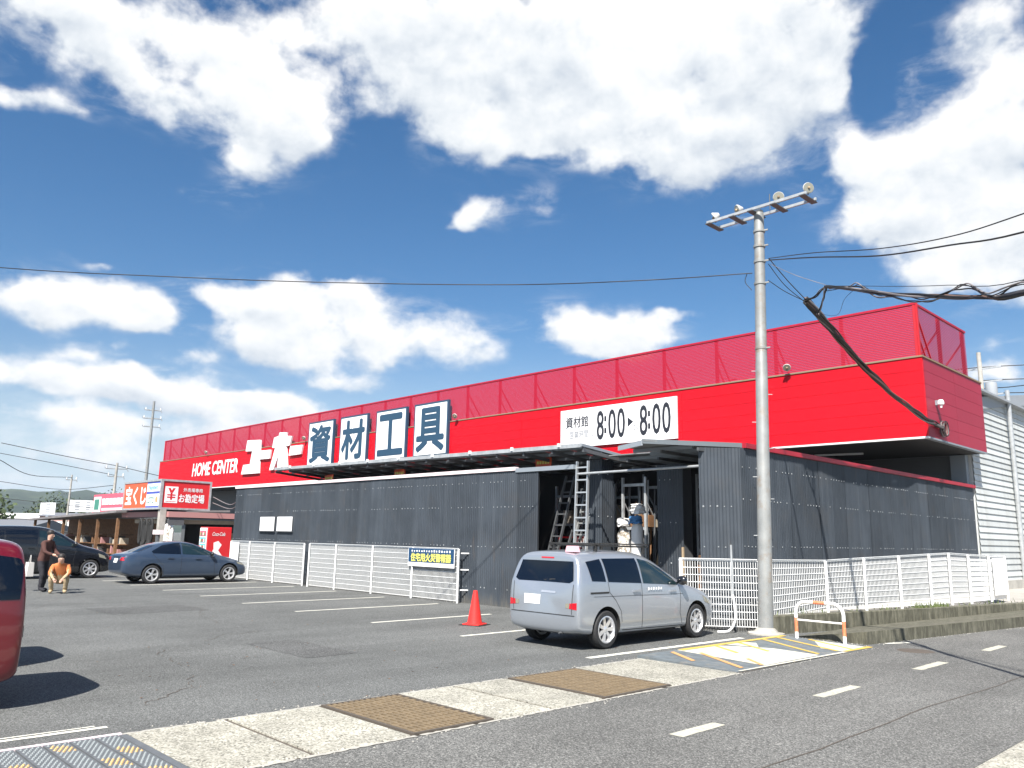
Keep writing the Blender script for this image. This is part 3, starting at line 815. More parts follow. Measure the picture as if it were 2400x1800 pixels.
gr = thing('corrugated_wall', 'dark grey corrugated steel wall with red capping running away on the right behind the pole', 'wall', (-9.0, 23, 0))
clad(gr, (-9.62, 14.92), (-9.0, 15.54), 3.82, .0, rows=(.5, 1.7, 2.55), seed=2)
clad(gr, (-9.0, 15.56), (-9.0, 31.25), 3.84, .0, rows=(1.35, 1.62, 2.75, 3.3, 3.6) if False else (.55, 1.72, 2.72, 3.42), seed=3)
m = MB(); m.box(-9.16, -8.93, 15.75, 31.4, 3.842, 3.95); m.build('capping', 'red_trim', gr)
m = MB(); m.box(-9.12, -9.04, 15.62, 31.25, 0, 3.8); m.build('backing', 'dark_steel', gr)

# open store yard: back wall, roofs, columns, goods
yd = thing('yard_shed', 'open-fronted dark grey storage shed between the two corrugated walls', 'shed', (-18, 18.6, 0))
m = MB(); m.box(-31.9, -9.2, 18.34, 18.40, 0, 4.02); m.build('backing', 'dark_interior', yd)  # added back wall, coloured near-black to stand in for the yard's deep shade
m = MB(); m.box(-13.62, -13.2, 15.98, 16.4, 0, 3.85); m.build('column_core', 'dark_steel', yd)
clad(yd, (-13.66, 15.96), (-13.2, 15.96), 3.85, 0, seed=5, w=.46)
clad(yd, (-13.19, 15.96), (-13.19, 16.42), 3.85, 0, seed=6, w=.46)
clad(yd, (-11.46, 15.96), (-10.76, 15.96), 3.6, 0, seed=7, w=.7)
m = MB(); m.box(-11.44, -10.78, 16.0, 16.4, 0, 3.6); m.build('column_core', 'dark_steel', yd)
m = MB(); m.tube([(-13.2, 15.05, 3.40), (-9.65, 15.0, 3.42)], .03, 10); m.build('tie_tube', 'galvanised', yd, smooth=40)

c1 = thing('lean_to_canopy', 'long flat canopy of dark sheets on steel battens above the grey wall', 'canopy', (-20.8, 16.6, 4))
CX0, CX1 = -28.72, -12.98
zc = lambda x, y: 4.12 + (x - CX1) / (CX0 - CX1) * .15 - (y - 15.0) * .085
nS = 18
for i in range(nS):
    xa = CX0 + (CX1 - CX0) * i / nS; xb = CX0 + (CX1 - CX0) * (i + 1) / nS - .01
    m = MB(); vs = []; n = 24; fs = []
    for k in range(n + 1):
        x = xa + (xb - xa) * k / n; dz_ = .012 * sin(k * pi / 2)
        vs += [(x, 14.95, zc(x, 14.95) + dz_), (x, 18.3, zc(x, 18.3) + dz_)]
        if k: fs.append((2 * k - 2, 2 * k, 2 * k + 1, 2 * k - 1))
    m.add(vs, fs); m.build('roof_sheet', 'sheet_roof', c1, smooth=80)
for y in (15.05, 15.7, 16.35, 17.0, 17.65, 18.2):
    m = MB(); m.bar((CX0, y, zc(CX0, y) - .055), (CX1, y, zc(CX1, y) - .055), .05, .08); m.build('purlin', 'grey_trim', c1)
n = 15
for i in range(n + 1):
    x = CX0 + (CX1 - CX0) * i / n
    m = MB(); m.bar((x, 14.98, zc(x, 14.98) - .14), (x, 18.25, zc(x, 18.25) - .14), .06, .09); m.build('rafter', 'dark_steel', c1)
m = MB(); m.bar((CX0, 14.93, zc(CX0, 14.93) - .03), (CX1, 14.93, zc(CX1, 14.93) - .03), .03, .10); m.build('front_gutter', 'galvanised', c1)
m = MB(); m.bar((CX1 + .01, 14.93, zc(CX1, 14.93) - .02), (CX1 + .01, 18.3, zc(CX1, 18.3) - .02), .03, .07); m.build('verge', 'grey_trim', c1)
for i in range(9):
    x = CX0 + 1.2 + i * 1.72
    m = MB(); m.box(x, x + .07, 14.88, 14.93, zc(x, 14.9) - .04, zc(x, 14.9) + .05); m.build('clip', 'white_paint', c1)

c2 = thing('corner_canopy', 'flat grey edged canopy over the yard opening at the corner', 'canopy', (-10.6, 15.8, 3.85))
pts = [(-11.4, 14.4), (-10.3, 13.87), (-9.06, 15.74), (-9.06, 18.55), (-12.9, 18.55), (-12.9, 15.9), (-11.4, 15.9)]
m = MB(); m.prism(pts, (0, 0, 3.90), (1, 0, 0), (0, 1, 0), .03); m.build('roof_sheet', 'sheet_roof', c2)
m = MB()
m.bar((-10.33, 13.86, 3.90), (-9.04, 15.75, 3.90), .03, .10); m.build('fascia', 'canopy_trim', c2)
m = MB(); m.bar((-11.4, 14.4, 3.86), (-10.33, 13.86, 3.86), .03, .10); m.build('front_rail', 'aluminium', c2)
for k in range(6):
    y = 14.9 + k * .66
    m = MB(); m.bar((-12.8 if y > 16 else -11.35, y, 3.84), (-9.15 if y > 15.6 else -9.75, y, 3.84), .05, .08); m.build('purlin', 'grey_trim', c2)
for k in range(4):
    x = -12.4 + k * .95
    m = MB(); m.bar((x, 16.0 if x < -11.4 else 14.8, 3.77), (x, 18.5, 3.77), .05, .07); m.build('rafter', 'dark_steel', c2)

for i, (x, lab) in enumerate([(-26.45, 'leftmost of the small orange signs under the long canopy'), (-21.98, 'middle one of the small orange signs under the long canopy'), (-15.29, 'rightmost of the small orange signs under the long canopy, by the yard opening')]):
    t = thing('hanging_sign', lab, 'sign', (x, 15.9, 3.8), group='small orange signs under the canopy')
    m = MB(); m.box(x - .3, x + .3, 15.98, 16.0, 3.75, 4.0); m.build('board', 'sign_orange', t)
    m = MB()
    for k in range(5): m.box(x - .24 + k * .1, x - .17 + k * .1, 15.972, 15.979, 3.83, 3.91)
    m.build('print', 'print_yellow', t)


def ladder(name, label, p, q, w, m_, rungs, group=None, side=(1, 0, 0)):
    t = thing(name, label, 'ladder', p, group=group); p = Vector(p); q = Vector(q); s = Vector(side).normalized() * w / 2
    for sg in (-1, 1):
        m = MB(); m.bar(p + s * sg, q + s * sg * .9, .035, .07, up=(0, 1, 0)); m.build('stile', m_, t)
    for k in range(rungs):
        f = (k + .5) / rungs
        c = p.lerp(q, f)
        m = MB(); m.bar(c - s * (1 - .1 * f), c + s * (1 - .1 * f), .035, .035); m.build('rung', m_, t)
    return t


ladder('extension_ladder', 'tall bright aluminium ladder standing upright against the front of the yard column', (-13.12, 15.0, 0), (-13.1, 15.12, 3.72), .40, 'aluminium', 12, 'ladders at the yard opening')
ladder('extension_ladder', 'dull ladder leaning in the shade at the left of the yard opening', (-15.2, 15.6, 0) if False else (-14.35, 15.5, 0), (-13.95, 16.6, 3.7), .36, 'dark_steel', 12, 'ladders at the yard opening')
ladder('extension_ladder', 'dark ladder leaning deep in the yard behind the bright one', (-15.0, 17.3, 0), (-14.55, 18.2, 3.5), .36, 'dark_steel', 11, 'ladders at the yard opening')


ladder('extension_ladder', 'grey ladder tilted left at the edge of the grey wall in the yard opening', (-14.75, 15.35, 0), (-14.2, 15.9, 3.45), .34, 'dark_steel', 12, 'ladders at the yard opening')
ladder('extension_ladder', 'short pale stepladder leaning beside the bright upright ladder', (-14.0, 15.5, 0), (-13.72, 16.1, 2.95), .36, 'pole_steel', 10, 'ladders at the yard opening')
ladder('extension_ladder', 'shaded ladder propped between the two leaning grey ladders', (-14.5, 16.2, 0), (-14.15, 16.9, 3.2), .32, 'galvanised', 11, 'ladders at the yard opening')


def rack(name, label, x0, x1, y0, y1, h, levels, group):
    t = thing(name, label, 'rack', ((x0 + x1) / 2, (y0 + y1) / 2, 0), group=group)
    for x in (x0, x1):
        for y in (y0, y1):
            m = MB(); m.box(x - .03, x + .03, y - .03, y + .03, 0, h); m.build('upright', 'galvanised', t)
        m = MB(); m.bar((x, y0, .3), (x, y1, 1.5), .03); m.bar((x, y1, 1.6), (x, y0, 2.8), .03); m.build('brace', 'galvanised', t)
    for z in levels:
        for y in (y0, y1):
            m = MB(); m.bar((x0, y, z), (x1, y, z), .05, .07); m.build('beam', 'galvanised', t)
    m = MB(); m.bar((x0, y1, 3.1), (x1, y1, 2.0), .03); m.build('cross_brace', 'galvanised', t)
    return t


rack('storage_rack', 'steel storage rack between the two clad columns in the yard opening', -13.0, -12.28, 16.6, 17.6, 3.4, (.9, 2.1, 3.2), 'steel racks in the yard')
rack('storage_rack', 'steel storage rack in the narrow gap beside the right clad column', -10.75, -9.6, 16.6, 17.8, 3.4, (.5, 1.6, 2.5, 3.1), 'steel racks in the yard')
rack('storage_rack', 'steel storage rack in the dark behind the ladders', -15.9, -13.75, 17.2, 18.3, 3.3, (1.0, 2.2, 3.0), 'steel racks in the yard')


def lumpy(name, m_, parent, c, w, d, z0, z1, seed, amp=.05):
    rr = random.Random(seed); b = MB(); n = 14; prof = []
    lv = 9; vs = []; fs = []
    for i in range(lv + 1):
        f = i / lv; z = z0 + (z1 - z0) * f
        s = 1 - .18 * f - (.5 if i == lv else 0)
        for k in range(n):
            a = 2 * pi * k / n; r = s * (1 + rr.uniform(-amp, amp) * 3)
            vs.append((c[0] + cos(a) * w / 2 * r, c[1] + sin(a) * d / 2 * r, z + rr.uniform(-.02, .02)))
    for i in range(lv):
        for k in range(n):
            a = i * n + k; b2 = i * n + (k + 1) % n
            fs.append((a, b2, b2 + n, a + n))
    fs.append(tuple(range(lv * n, (lv + 1) * n)))
    b.add(vs, fs); return b.build(name, m_, parent, smooth=60)


t = thing('wrapped_bundle', 'tall pale bundle wrapped in white sheeting with a blue band in the yard opening', 'bundle', (-12.0, 16.0, 0))
lumpy('wrapping', 'white_cloth', t, (-12.02, 15.9), .34, .32, 0, 2.35, 3, .06)
lumpy('blue_band', 'blue_cloth', t, (-12.04, 15.86), .33, .34, 2.2, 2.40, 4, .06)
lumpy('hood', 'white_cloth', t, (-12.0, 15.9), .38, .32, 2.44, 2.68, 5, .08)
t = thing('wrapped_bundle', 'shorter mottled brown and white wrapped bundle left of the white one', 'bundle', (-12.5, 16.0, 0))
lumpy('wrapping', 'wrap', t, (-12.46, 15.92), .38, .34, 0, 2.12, 6, .08)
lumpy('hood', 'white_cloth', t, (-12.44, 15.9), .36, .32, 2.13, 2.34, 8, .05)
for i in range(7):
    x = -11.95 + .10 * i
    t = thing('timber_length', ['leftmost', 'second from the left', 'third from the left', 'fourth from the left', 'fifth from the left', 'sixth from the left', 'seventh from the left'][i] + ' of the long timbers leaning by the right clad column', 'timber', (x, 16.2, 0), group='timbers leaning in the yard')
    m = MB(); m.bar((x, 16.15 + .05 * (i % 3), 0), (x + .22 - .02 * i, 17.0 + .04 * (i % 2), 3.1 - .17 * (i % 4)), .07 + .02 * (i % 2), .05); m.build('beam', ['pale_wood', 'brown_wood', 'brown_wood'][i % 3], t)
for i in range(6):
    z = .2 + i * .22
    t = thing('timber_stack_board', ['lowest', 'second lowest', 'third', 'fourth', 'fifth', 'topmost'][i] + ' brown board in the pile on the rack right of the clad columns', 'timber', (-10.2, 17, z), group='boards stacked in the right rack')
    m = MB(); m.box(-10.72 + .02 * (i % 2), -9.7, 16.5, 17.7, z, z + .19); m.build('board', 'brown_wood', t)
for i in range(4):
    x = -14.5 + i * .27
    t = thing('lidded_bucket', ['leftmost', 'second from the left', 'third from the left', 'fourth from the left', 'fifth from the left', 'sixth from the left', 'seventh from the left'][i] + ' of the dusty white pails on the rack behind the ladders', 'bucket', (x, 16.6, 1.35), group='white pails behind the ladders')
    m = MB(); m.lathe([(.10, 0), (.12, .26), (.125, .27), (.125, .29), (0, .295)], 14, Matrix.Translation((x, 16.6, 1.55 + .1 * (i % 2)))); m.build('pail', 'wrap' if i % 2 else 'white_cloth', t, smooth=40)
rr = random.Random(21)
for i in range(10):
    x = -12.95 + .075 * i; y = 16.75 + .12 * (i % 4)
    t = thing('steel_tube', ['leftmost', 'second', 'third', 'fourth', 'fifth', 'sixth', 'seventh', 'eighth', 'ninth', 'rightmost'][i] + ' of the steel tubes standing upright in the central rack', 'tube', (x, y, 0), group='steel tubes standing in the central rack')
    m = MB(); m.tube([(x, y, 0), (x + rr.uniform(-.05, .1), y + .1, rr.uniform(2.6, 3.5))], rr.choice((.018, .024, .03)), 8); m.build('tube', rr.choice(('galvanised', 'dark_steel', 'brown_wood')), t, smooth=60)
for i in range(8):
    x = -12.9 + .36 * (i % 2); z = .94 if i < 4 else 2.14; y = 16.7 + .25 * ((i // 2) % 2)
    t = thing('stock_carton', 'carton on the ' + ('lower' if i < 4 else 'upper') + ' beam of the central rack, ' + ['front left', 'front right', 'back left', 'back right'][i % 4], 'carton', (x, y, z), group='cartons on the central rack')
    m = MB(); m.box(x, x + .28, y, y + .22, z, z + rr.uniform(.18, .34)); m.build('carton', rr.choice(('pale_wood', 'beige_paint', 'brown_wood')), t, bevel=.006)
for i in range(6):
    x = -15.7 + .32 * i
    t = thing('stock_carton', ['leftmost', 'second from the left', 'third from the left', 'fourth from the left', 'fifth from the left', 'rightmost'][i] + ' of the cartons on the rack behind the ladders', 'carton', (x, 17.3, 2.24), group='cartons on the rack behind the ladders')
    m = MB(); m.box(x, x + .27, 17.25, 17.7, 2.24, 2.24 + rr.uniform(.2, .5)); m.build('carton', rr.choice(('pale_wood', 'beige_paint', 'awning_trim')), t, bevel=.006)
t = thing('hand_cart', 'low red hand cart behind the silver minivan at the yard opening', 'cart', (-14.6, 16.2, 0))
m = MB(); m.box(-14.95, -13.95, 16.2, 16.9, 1.42, 1.50); m.build('deck', 'sign_red', t)
for x in (-14.9, -14.0):
    m = MB(); m.tube([(x, 16.25, 1.3), (x, 16.25, 1.85)], .02, 8); m.build('handle', 'sign_red', t)
    m = MB(); m.box(x - .04, x + .04, 16.2, 16.9, 0, 1.42); m.build('leg', 'dark_steel', t)
m = MB(); m.tube([(-14.9, 16.25, 1.85), (-14.0, 16.25, 1.85)], .022, 8); m.build('push_bar', 'sign_red', t)

# ------------------------------------------------------------------ the store
YF = 25.75; XR = -8.5; XL = -70.0; ZB = 5.08; ZT = 7.56; ZL = 9.38; YB = 31.5
hc = thing('store_building', 'huge red home centre with louvred red screen along its roof', 'store', (-39, 28, 0))
core = MB(); core.box(XL + .1, XR - .1, YF + .12, YB - .1, ZB + .02, ZT - .05); core.build('fascia_core', 'dark_steel', hc)
pan = []
nrow = 6; nlen = 7
for r in range(nrow):
    z0 = ZB + (ZT - ZB) * r / nrow; z1 = ZB + (ZT - ZB) * (r + 1) / nrow
    for c in range(nlen):
        xa = XL + (XR - XL) * c / nlen; xb = XL + (XR - XL) * (c + 1) / nlen
        m = MB(); m.box(xa + .004, xb - .004, YF, YF + .1, z0 + .004, z1 - .004); m.build('fascia_panel', 'red_panel', hc)
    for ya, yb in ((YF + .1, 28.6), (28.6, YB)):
        m = MB(); m.box(XR - .1, XR, ya + .004, yb - .004, z0 + .004, z1 - .004); m.build('fascia_panel', 'red_panel_side', hc)
m = MB(); m.box(XL - .03, XR + .03, YF - .03, YF + .12, ZT, ZT + .05); m.build('flashing', 'flashing', hc)
m = MB(); m.box(XR - .12, XR + .03, YF + .12, YB, ZT, ZT + .05); m.build('flashing', 'flashing', hc)
m = MB(); m.box(XL - .02, XR + .02, YF - .02, YF + .14, ZB - .05, ZB + .004); m.build('drip_edge', 'white_paint', hc)
m = MB(); m.box(XR - .14, XR + .02, YF + .14, YB, ZB - .05, ZB + .004); m.build('drip_edge', 'grey_trim', hc)
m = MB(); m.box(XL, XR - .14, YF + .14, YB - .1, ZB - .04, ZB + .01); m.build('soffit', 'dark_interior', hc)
m = MB(); m.box(XL + .1, XR - .2, YF + .5, YB + 8, ZT - .1, ZT - .02); m.build('roof', 'roof_grey', hc)
# lower storey, set back under the overhang
lo = MB(); lo.box(XL + .5, -13.2, YF + 2.2, YB + 8, 0, ZB - .05); lo.build('lower_wall', 'dark_steel', hc)
for k in range(22):
    m = MB(); m.box(-30, -13.19, YF + 2.16, YF + 2.195, .2 + k * .22, .2 + k * .22 + .19); m.build('shutter_slat', 'dark_steel', hc)
m = MB(); m.box(-13.2, -9.15, 31.28, 31.5, 0, ZB - .06); m.build('end_wall', 'dark_steel', hc)
m = MB(); m.box(-9.6, -9.1, 31.1, 31.4, 3.0, ZB - .07); m.build('corner_post', 'grey_trim', hc)
t = thing('strip_light', 'pale strip light fixed under the red overhang on the right', 'light', (-12.6, 28.3, 5.0))
m = MB(); m.bar((-13.4, 28.1, 4.98), (-11.6, 28.5, 4.98), .12, .06); m.build('batten', 'white_paint', t)
# louvre screen
LY = YF + .18; LX = XR - .16; LX0 = XL + .25; LYB = 30.75
nsl = 29
fs_ = MB(); pitch = (ZL - .08 - (ZT + .10)) / nsl
for k in range(nsl):
    z = ZT + .10 + pitch * (k + .5)
    m = MB()
    def slat(p, q, nrm):
        p = Vector(p); q = Vector(q); nrm = Vector(nrm); h = pitch * .452; dpt = .016
        vs = []
        for e in (p, q):
            for (o_, zz) in ((0, -h), (0, -h + .006), (dpt, h + .004), (dpt, h - .006)):
                vs.append(e - nrm * o_ + Vector((0, 0, zz)))
        m.add(vs, [(0, 4, 5, 1), (1, 5, 6, 2), (2, 6, 7, 3), (3, 7, 4, 0), (0, 1, 2, 3), (7, 6, 5, 4)])
    slat((LX0, LY, z), (LX, LY, z), (0, -1, 0))
    slat((LX, LY, z), (LX, LYB, z), (1, 0, 0))
    m.build('louver_slat', 'red_louver', hc)
px = LX
xs = []
while px > LX0: xs.append(px); px -= 2.4
for x in xs:
    m = MB(); m.box(x - .05, x + .05, LY + .05, LY + .15, ZT - .02, ZL); m.build('screen_post', 'red_frame', hc)
    m = MB(); m.bar((x, LY + .15, ZL - .45), (x, LY + 1.25, ZT), .05); m.bar((x, LY + .15, ZT + .75), (x, LY + .75, ZT), .045); m.build('screen_brace', 'red_frame', hc)
for y in (LY + 2.4, LYB):
    m = MB(); m.box(LX - .16, LX - .06, y - .05, y + .05, ZT - .02, ZL); m.build('screen_post', 'red_frame', hc)
    m = MB(); m.bar((LX - .15, y, ZL - .45), (LX - 1.2, y, ZT), .05); m.build('screen_brace', 'red_frame', hc)
m = MB(); m.box(LX0 - .02, LX + .02, LY - .02, LY + .06, ZL - .07, ZL); m.box(LX - .06, LX + .019, LY + .06, LYB + .03, ZL - .07, ZL - .001); m.build('top_rail', 'red_louver', hc)
m = MB(); m.box(LX - .07, LX + .012, LY - .012, LY + .07, ZT + .05, ZL - .071); m.build('corner_trim', 'red_frame', hc)
m = MB(); m.box(LX0 - .04, LX0 + .06, LY - .01, LY + .1, ZT + .05, ZL - .07); m.build('end_trim', 'red_frame', hc)

# sign boards on the store
CH = [('資', -45.1, -42.15), ('材', -41.4, -38.5), ('工', -37.66, -34.78), ('具', -34.1, -31.25)]
for ch, xa, xb in CH:
    t = thing('character_sign', {'資': 'square character sign nearest the slanting white letters, its glyph the busiest', '材': 'square character sign second from the slanting letters, with a tree-like left half', '工': 'square character sign whose glyph is two bars joined by one upright', '具': 'square character sign at the right end of the row, beside a small floodlight'}[ch], 'sign', ((xa + xb) / 2, YF - .1, 5.9), group='square character signs on the store')
    z0, z1 = 5.86, 8.72
    m = MB(); m.box(xa, xb, YF - .16, YF - .02, z0, z1); m.build('frame', 'navy', t)
    m = MB(); m.box(xa + .11, xb - .11, YF - .175, YF - .161, z0 + .11, z1 - .11); m.build('face', 'white_board', t)
    hh = 2.2
    text_obj('lettering', ch, (xb - xa - .62, hh), (xa + .31, YF - .176, z0 + .33), (1, 0, 0), (0, 0, 1), 'navy', t, bold=.034, lift=.006)
t = thing('brand_sign', 'big white slanting katakana letters on the store front', 'sign', (-50, YF - .1, 5.9))
shp = {'letter_yu': [(-53.59, 8.22), (-51.66, 8.13), (-51.5, 5.82), (-54.15, 5.84), (-53.94, 6.50), (-52.93, 6.50), (-52.72, 7.41), (-53.72, 7.45)],
       'long_bar': [(-51.42, 7.36), (-50.02, 7.34), (-50.12, 6.74), (-51.56, 6.76)],
       'letter_ho': [(-48.95, 8.42), (-47.98, 8.36), (-48.05, 8.13), (-47.28, 8.06), (-47.5, 7.45), (-47.98, 7.44), (-47.62, 6.05), (-48.15, 5.99), (-48.35, 6.9), (-48.42, 5.97), (-48.95, 5.97), (-48.88, 6.9), (-49.45, 5.95), (-50.02, 5.95), (-49.42, 7.41), (-49.83, 7.45), (-49.66, 8.12), (-49.03, 8.20)],
       'end_bar': [(-47.36, 7.40), (-45.79, 7.38), (-45.95, 6.80), (-47.52, 6.78)]}
for k, pts in shp.items():
    m = MB(); m.prism(pts, (0, YF - .03, 0), (1, 0, 0), (0, 0, 1), .12); m.build(k, 'white_board', t)
t = thing('english_sign', 'white capitals HOME CENTER on the red store front', 'sign', (-59, YF - .05, 6.0))
text_obj('lettering', 'HOME CENTER', (7.9, .98), (-62.95, YF - .005, 6.06), (1, 0, 0), (0, 0, 1), 'white_board', t, bold=.035, shear=.12, depth=.02)
t = thing('hours_sign', 'white opening hours sign on the red store front', 'sign', (-20.5, YF - .05, 5.7))
m = MB(); m.box(-23.52, -17.46, YF - .09, YF - .02, 5.68, 7.33); m.build('board', 'white_board', t)
A_ = dict(u=(1, 0, 0), v=(0, 0, 1), parent=t, lift=.005)
yy = YF - .09
text_obj('lettering', '資材館', (1.27, .48), (-23.2, yy, 6.53), mats='black_print', bold=.012, **A_)
text_obj('lettering', '営業時間', (1.05, .34), (-22.98, yy, 6.06), mats='grey_print', bold=.004, **A_)
text_obj('lettering', 'AM', (.24, .40), (-21.74, yy, 5.96), mats='grey_print', **A_)
text_obj('lettering', '8', (.36, 1.20), (-21.45, yy, 5.92), mats='black_print', bold=.012, **A_)
for dx_ in (0, .47): text_obj('lettering', '0', (.38, 1.20), (-20.83 + dx_, yy, 5.93), mats='black_print', bold=.012, **A_)
text_obj('lettering', 'PM', (.24, .40), (-19.52, yy, 5.98), mats='grey_print', **A_)
text_obj('lettering', '8', (.36, 1.20), (-19.22, yy, 5.93), mats='black_print', bold=.012, **A_)
for dx_ in (0, .47): text_obj('lettering', '0', (.38, 1.20), (-18.60 + dx_, yy, 5.94), mats='black_print', bold=.012, **A_)
for x in (-21.0, -18.77):
    for zz in (6.16, 6.66):
        m = MB(); m.box(x - .05, x + .06, yy - .009, yy - .003, zz, zz + .22); m.build('colon_dot', 'black_print', t)
m = MB(); m.prism([(-19.83, 6.32), (-19.55, 6.52), (-19.83, 6.72)], (0, yy - .003, 0), (1, 0, 0), (0, 0, 1), .006); m.build('arrow', 'black_print', t)


def floodlight(name, label, p, d, r=.17, group=None, mount=True):
    """round floodlight facing d"""
    t = thing(name, label, 'floodlight', p, group=group)
    d = Vector(d).normalized(); Mx = Matrix.Translation(p) @ d.to_track_quat('Z', 'Y').to_matrix().to_4x4()
    m = MB(); m.lathe([(.04, -r * .95), (r * .5, -r * .75), (r * .85, -r * .2), (r, 0), (r * 1.04, .02), (r * .97, .035)], 20, Mx); m.build('housing', 'lamp_housing', t, smooth=40)
    m = MB(); m.lathe([(r * .95, .036), (r * .93, .04)], 20, Mx); m.build('lens', 'lamp_lens', t)
    m = MB(); m.lathe([(0, .075), (r * .2, .07), (r * .24, .042)], 12, Mx); m.build('bulb', 'print_yellow' if False else 'pale_wood', t, smooth=40)
    if mount:
        m = MB(); pp = Vector(p); m.tube([pp - Vector((0, 0, r * 1.2)), pp - Vector((0, 0, .1)) - d * .05], .015, 6); m.build('bracket', 'dark_steel', t)
    return t


for x, lab in [(-12.8, 'round white floodlight on the store roof edge right of the lamp pole'), (-30.6, 'round white floodlight on the store roof edge beside the last character sign'), (-45.5, 'round white floodlight on the store roof edge above the slanting letters'), (-60.2, 'round white floodlight on the store roof edge above HOME CENTER')]:
    floodlight('roof_floodlight', lab, (x, YF - .25, ZT + .22), (.3, -.8, -.5), .13, 'floodlights on the store roof edge')
t = thing('wall_lamp', 'small white lamp on the shaded red side wall near the corner', 'lamp', (XR + .1, 26.65, 6.2))
m = MB(); m.lathe([(.0, .10), (.07, .085), (.095, .02), (.095, -.055), (.045, -.085), (.035, -.16), (0, -.17)], 16, Matrix.Translation((XR + .15, 26.65, 6.22))); m.build('globe', 'white_paint', t, smooth=50)
m = MB(); m.box(XR, XR + .08, 26.6, 26.7, 6.15, 6.3); m.build('bracket', 'grey_trim', t)

# ------------------------------------------------------------------ warehouse on the right
wh = thing('warehouse', 'white lap-sided warehouse gable behind the store on the right', 'warehouse', (-9, 45, 0))
YW0, YW1, YP = 31.5, 64.0, 48.0
ztop = lambda y: 7.12 + .150 * (min(y, YP) - 31.5) - (.150 * (y - YP) if y > YP else 0)
zb = .30; k = 0
while zb < 9.5:
    z1 = zb + .225
    ya, yb = YW0, YW1
    if z1 > ztop(YW0) - .02: ya = YW0 + (z1 - ztop(YW0)) / .15 + .02; yb = YW1 - (z1 - ztop(YW0)) / .15
    if ya < YP - .5:
        m = MB(); m.add([(-9.0 + .045, ya, zb + .012), (-9.0 + .045, yb, zb + .012), (-9.0 + .012, yb, z1), (-9.0 + .012, ya, z1), (-9.0, ya, zb + .012), (-9.0, yb, zb + .012)], [(0, 1, 2, 3), (0, 4, 5, 1)])
        m.build('siding_board', 'warehouse_siding', wh)
    zb = z1; k += 1
m = MB(); m.prism([(YW0, 0), (YW1, 0), (YW1, ztop(YW1)), (YP, ztop(YP)), (YW0, ztop(YW0))], (-9.3, 0, 0), (0, 1, 0), (0, 0, 1), .29); m.build('gable_wall', 'warehouse_siding', wh)
for a, b in ((YW0 - .5, YP), (YP, YW1 + .5)):
    za = 7.12 + .15 * (a - 31.5) if a <= YP else ztop(a); zb_ = ztop(b)
    if a == YP: zb_ = ztop(YP) - .15 * (b - YP)
    m = MB(); m.add([(-8.90, a, za - .46), (-8.90, b, zb_ - .46), (-8.90, b, zb_), (-8.90, a, za), (-30, a, za - .46), (-30, b, zb_ - .46), (-30, b, zb_), (-30, a, za)],
                    [(0, 1, 2, 3), (7, 6, 5, 4), (0, 4, 5, 1), (1, 5, 6, 2), (2, 6, 7, 3), (3, 7, 4, 0)]); m.build('roof_slope', 'roof_grey', wh)
m = MB(); m.tube([(-8.80, 36.0, 8.0), (-8.80, 36.03, 7.4), (-8.90, 36.3, 0.3)], .085, 10); m.build('downpipe', 'galvanised', wh, smooth=40)
m = MB(); m.box(-9.35, -8.93, 31.5, 64, 0, .62); m.build('plinth', 'bare_concrete', wh)

# ------------------------------------------------------------------ lamp pole
PB = Vector((-8.39, 15.31, 0)); PT = Vector((-8.22, 15.40, 8.98))
lp = thing('floodlight_pole', 'tall weathered galvanised steel lamp pole by the kerb ramp', 'lamp pole', PB)
m = MB()
pts = [PB.lerp(PT, f) for f in (0, .02, .35, .352, .62, .622, .8, .995, 1)]
m.tube(pts, [.155, .150, .136, .132, .124, .119, .112, .106, .10], 24); m.build('shaft', 'pole_steel', lp, smooth=40)
m = MB(); m.lathe([(.36, 0), (.36, .03), (.24, .05), (.18, .12), (.156, .13)], 20, Matrix.Translation(PB)); m.build('base_collar', 'bare_concrete', lp, smooth=40)
for z in (5.9, 7.35, 7.85, 8.2, 8.55):
    c = PB.lerp(PT, z / 8.98); m = MB(); m.lathe([(.122, -.03), (.128, -.025), (.128, .025), (.122, .03)], 20, Matrix.Translation(c)); m.bar(c + Vector((.12, 0, 0)), c + Vector((.2, .02, 0)), .03); m.build('band', 'pole_steel', lp, smooth=40)
for i, z in enumerate((1.95, 2.7, 3.15, 3.75, 4.3, 4.9, 5.4)):
    c = PB.lerp(PT, z / 8.98); s = 1 if i % 2 else -1
    m = MB(); m.tube([c + Vector((.1 * s * .7, .1 * s * .7, 0)), c + Vector((.22 * s * .7, .22 * s * .7, 0))], .008, 6); m.build('climbing_bolt', 'galvanised', lp)
ax = Vector((1.0, 0.02, 0.0))
cb = Vector((-8.22, 15.40, 9.02))
for oy in (-.22, .22):
    m = MB(); m.bar(cb + Vector((-1.18, oy, 0)), cb + Vector((1.22, oy, .0)), .045, .06); m.build('cross_rail', 'galvanised', lp)
for dx in (-1.12, -.52, -.06, .48, 1.14):
    m = MB(); m.box(cb.x + dx - .065, cb.x + dx + .065, cb.y - .30, cb.y + .30, cb.z - .062, cb.z - .042); m.build('lamp_plate', 'dark_steel', lp)
m = MB(); m.bar(cb + Vector((0, 0, -.35)), cb + Vector((0, 0, .02)), .14); m.build('head_bracket', 'dark_steel', lp)
m = MB(); m.tube([cb + Vector((.22, .1, 0)), cb + Vector((.22, .1, .38))], .01, 6); m.build('rod', 'dark_steel', lp)
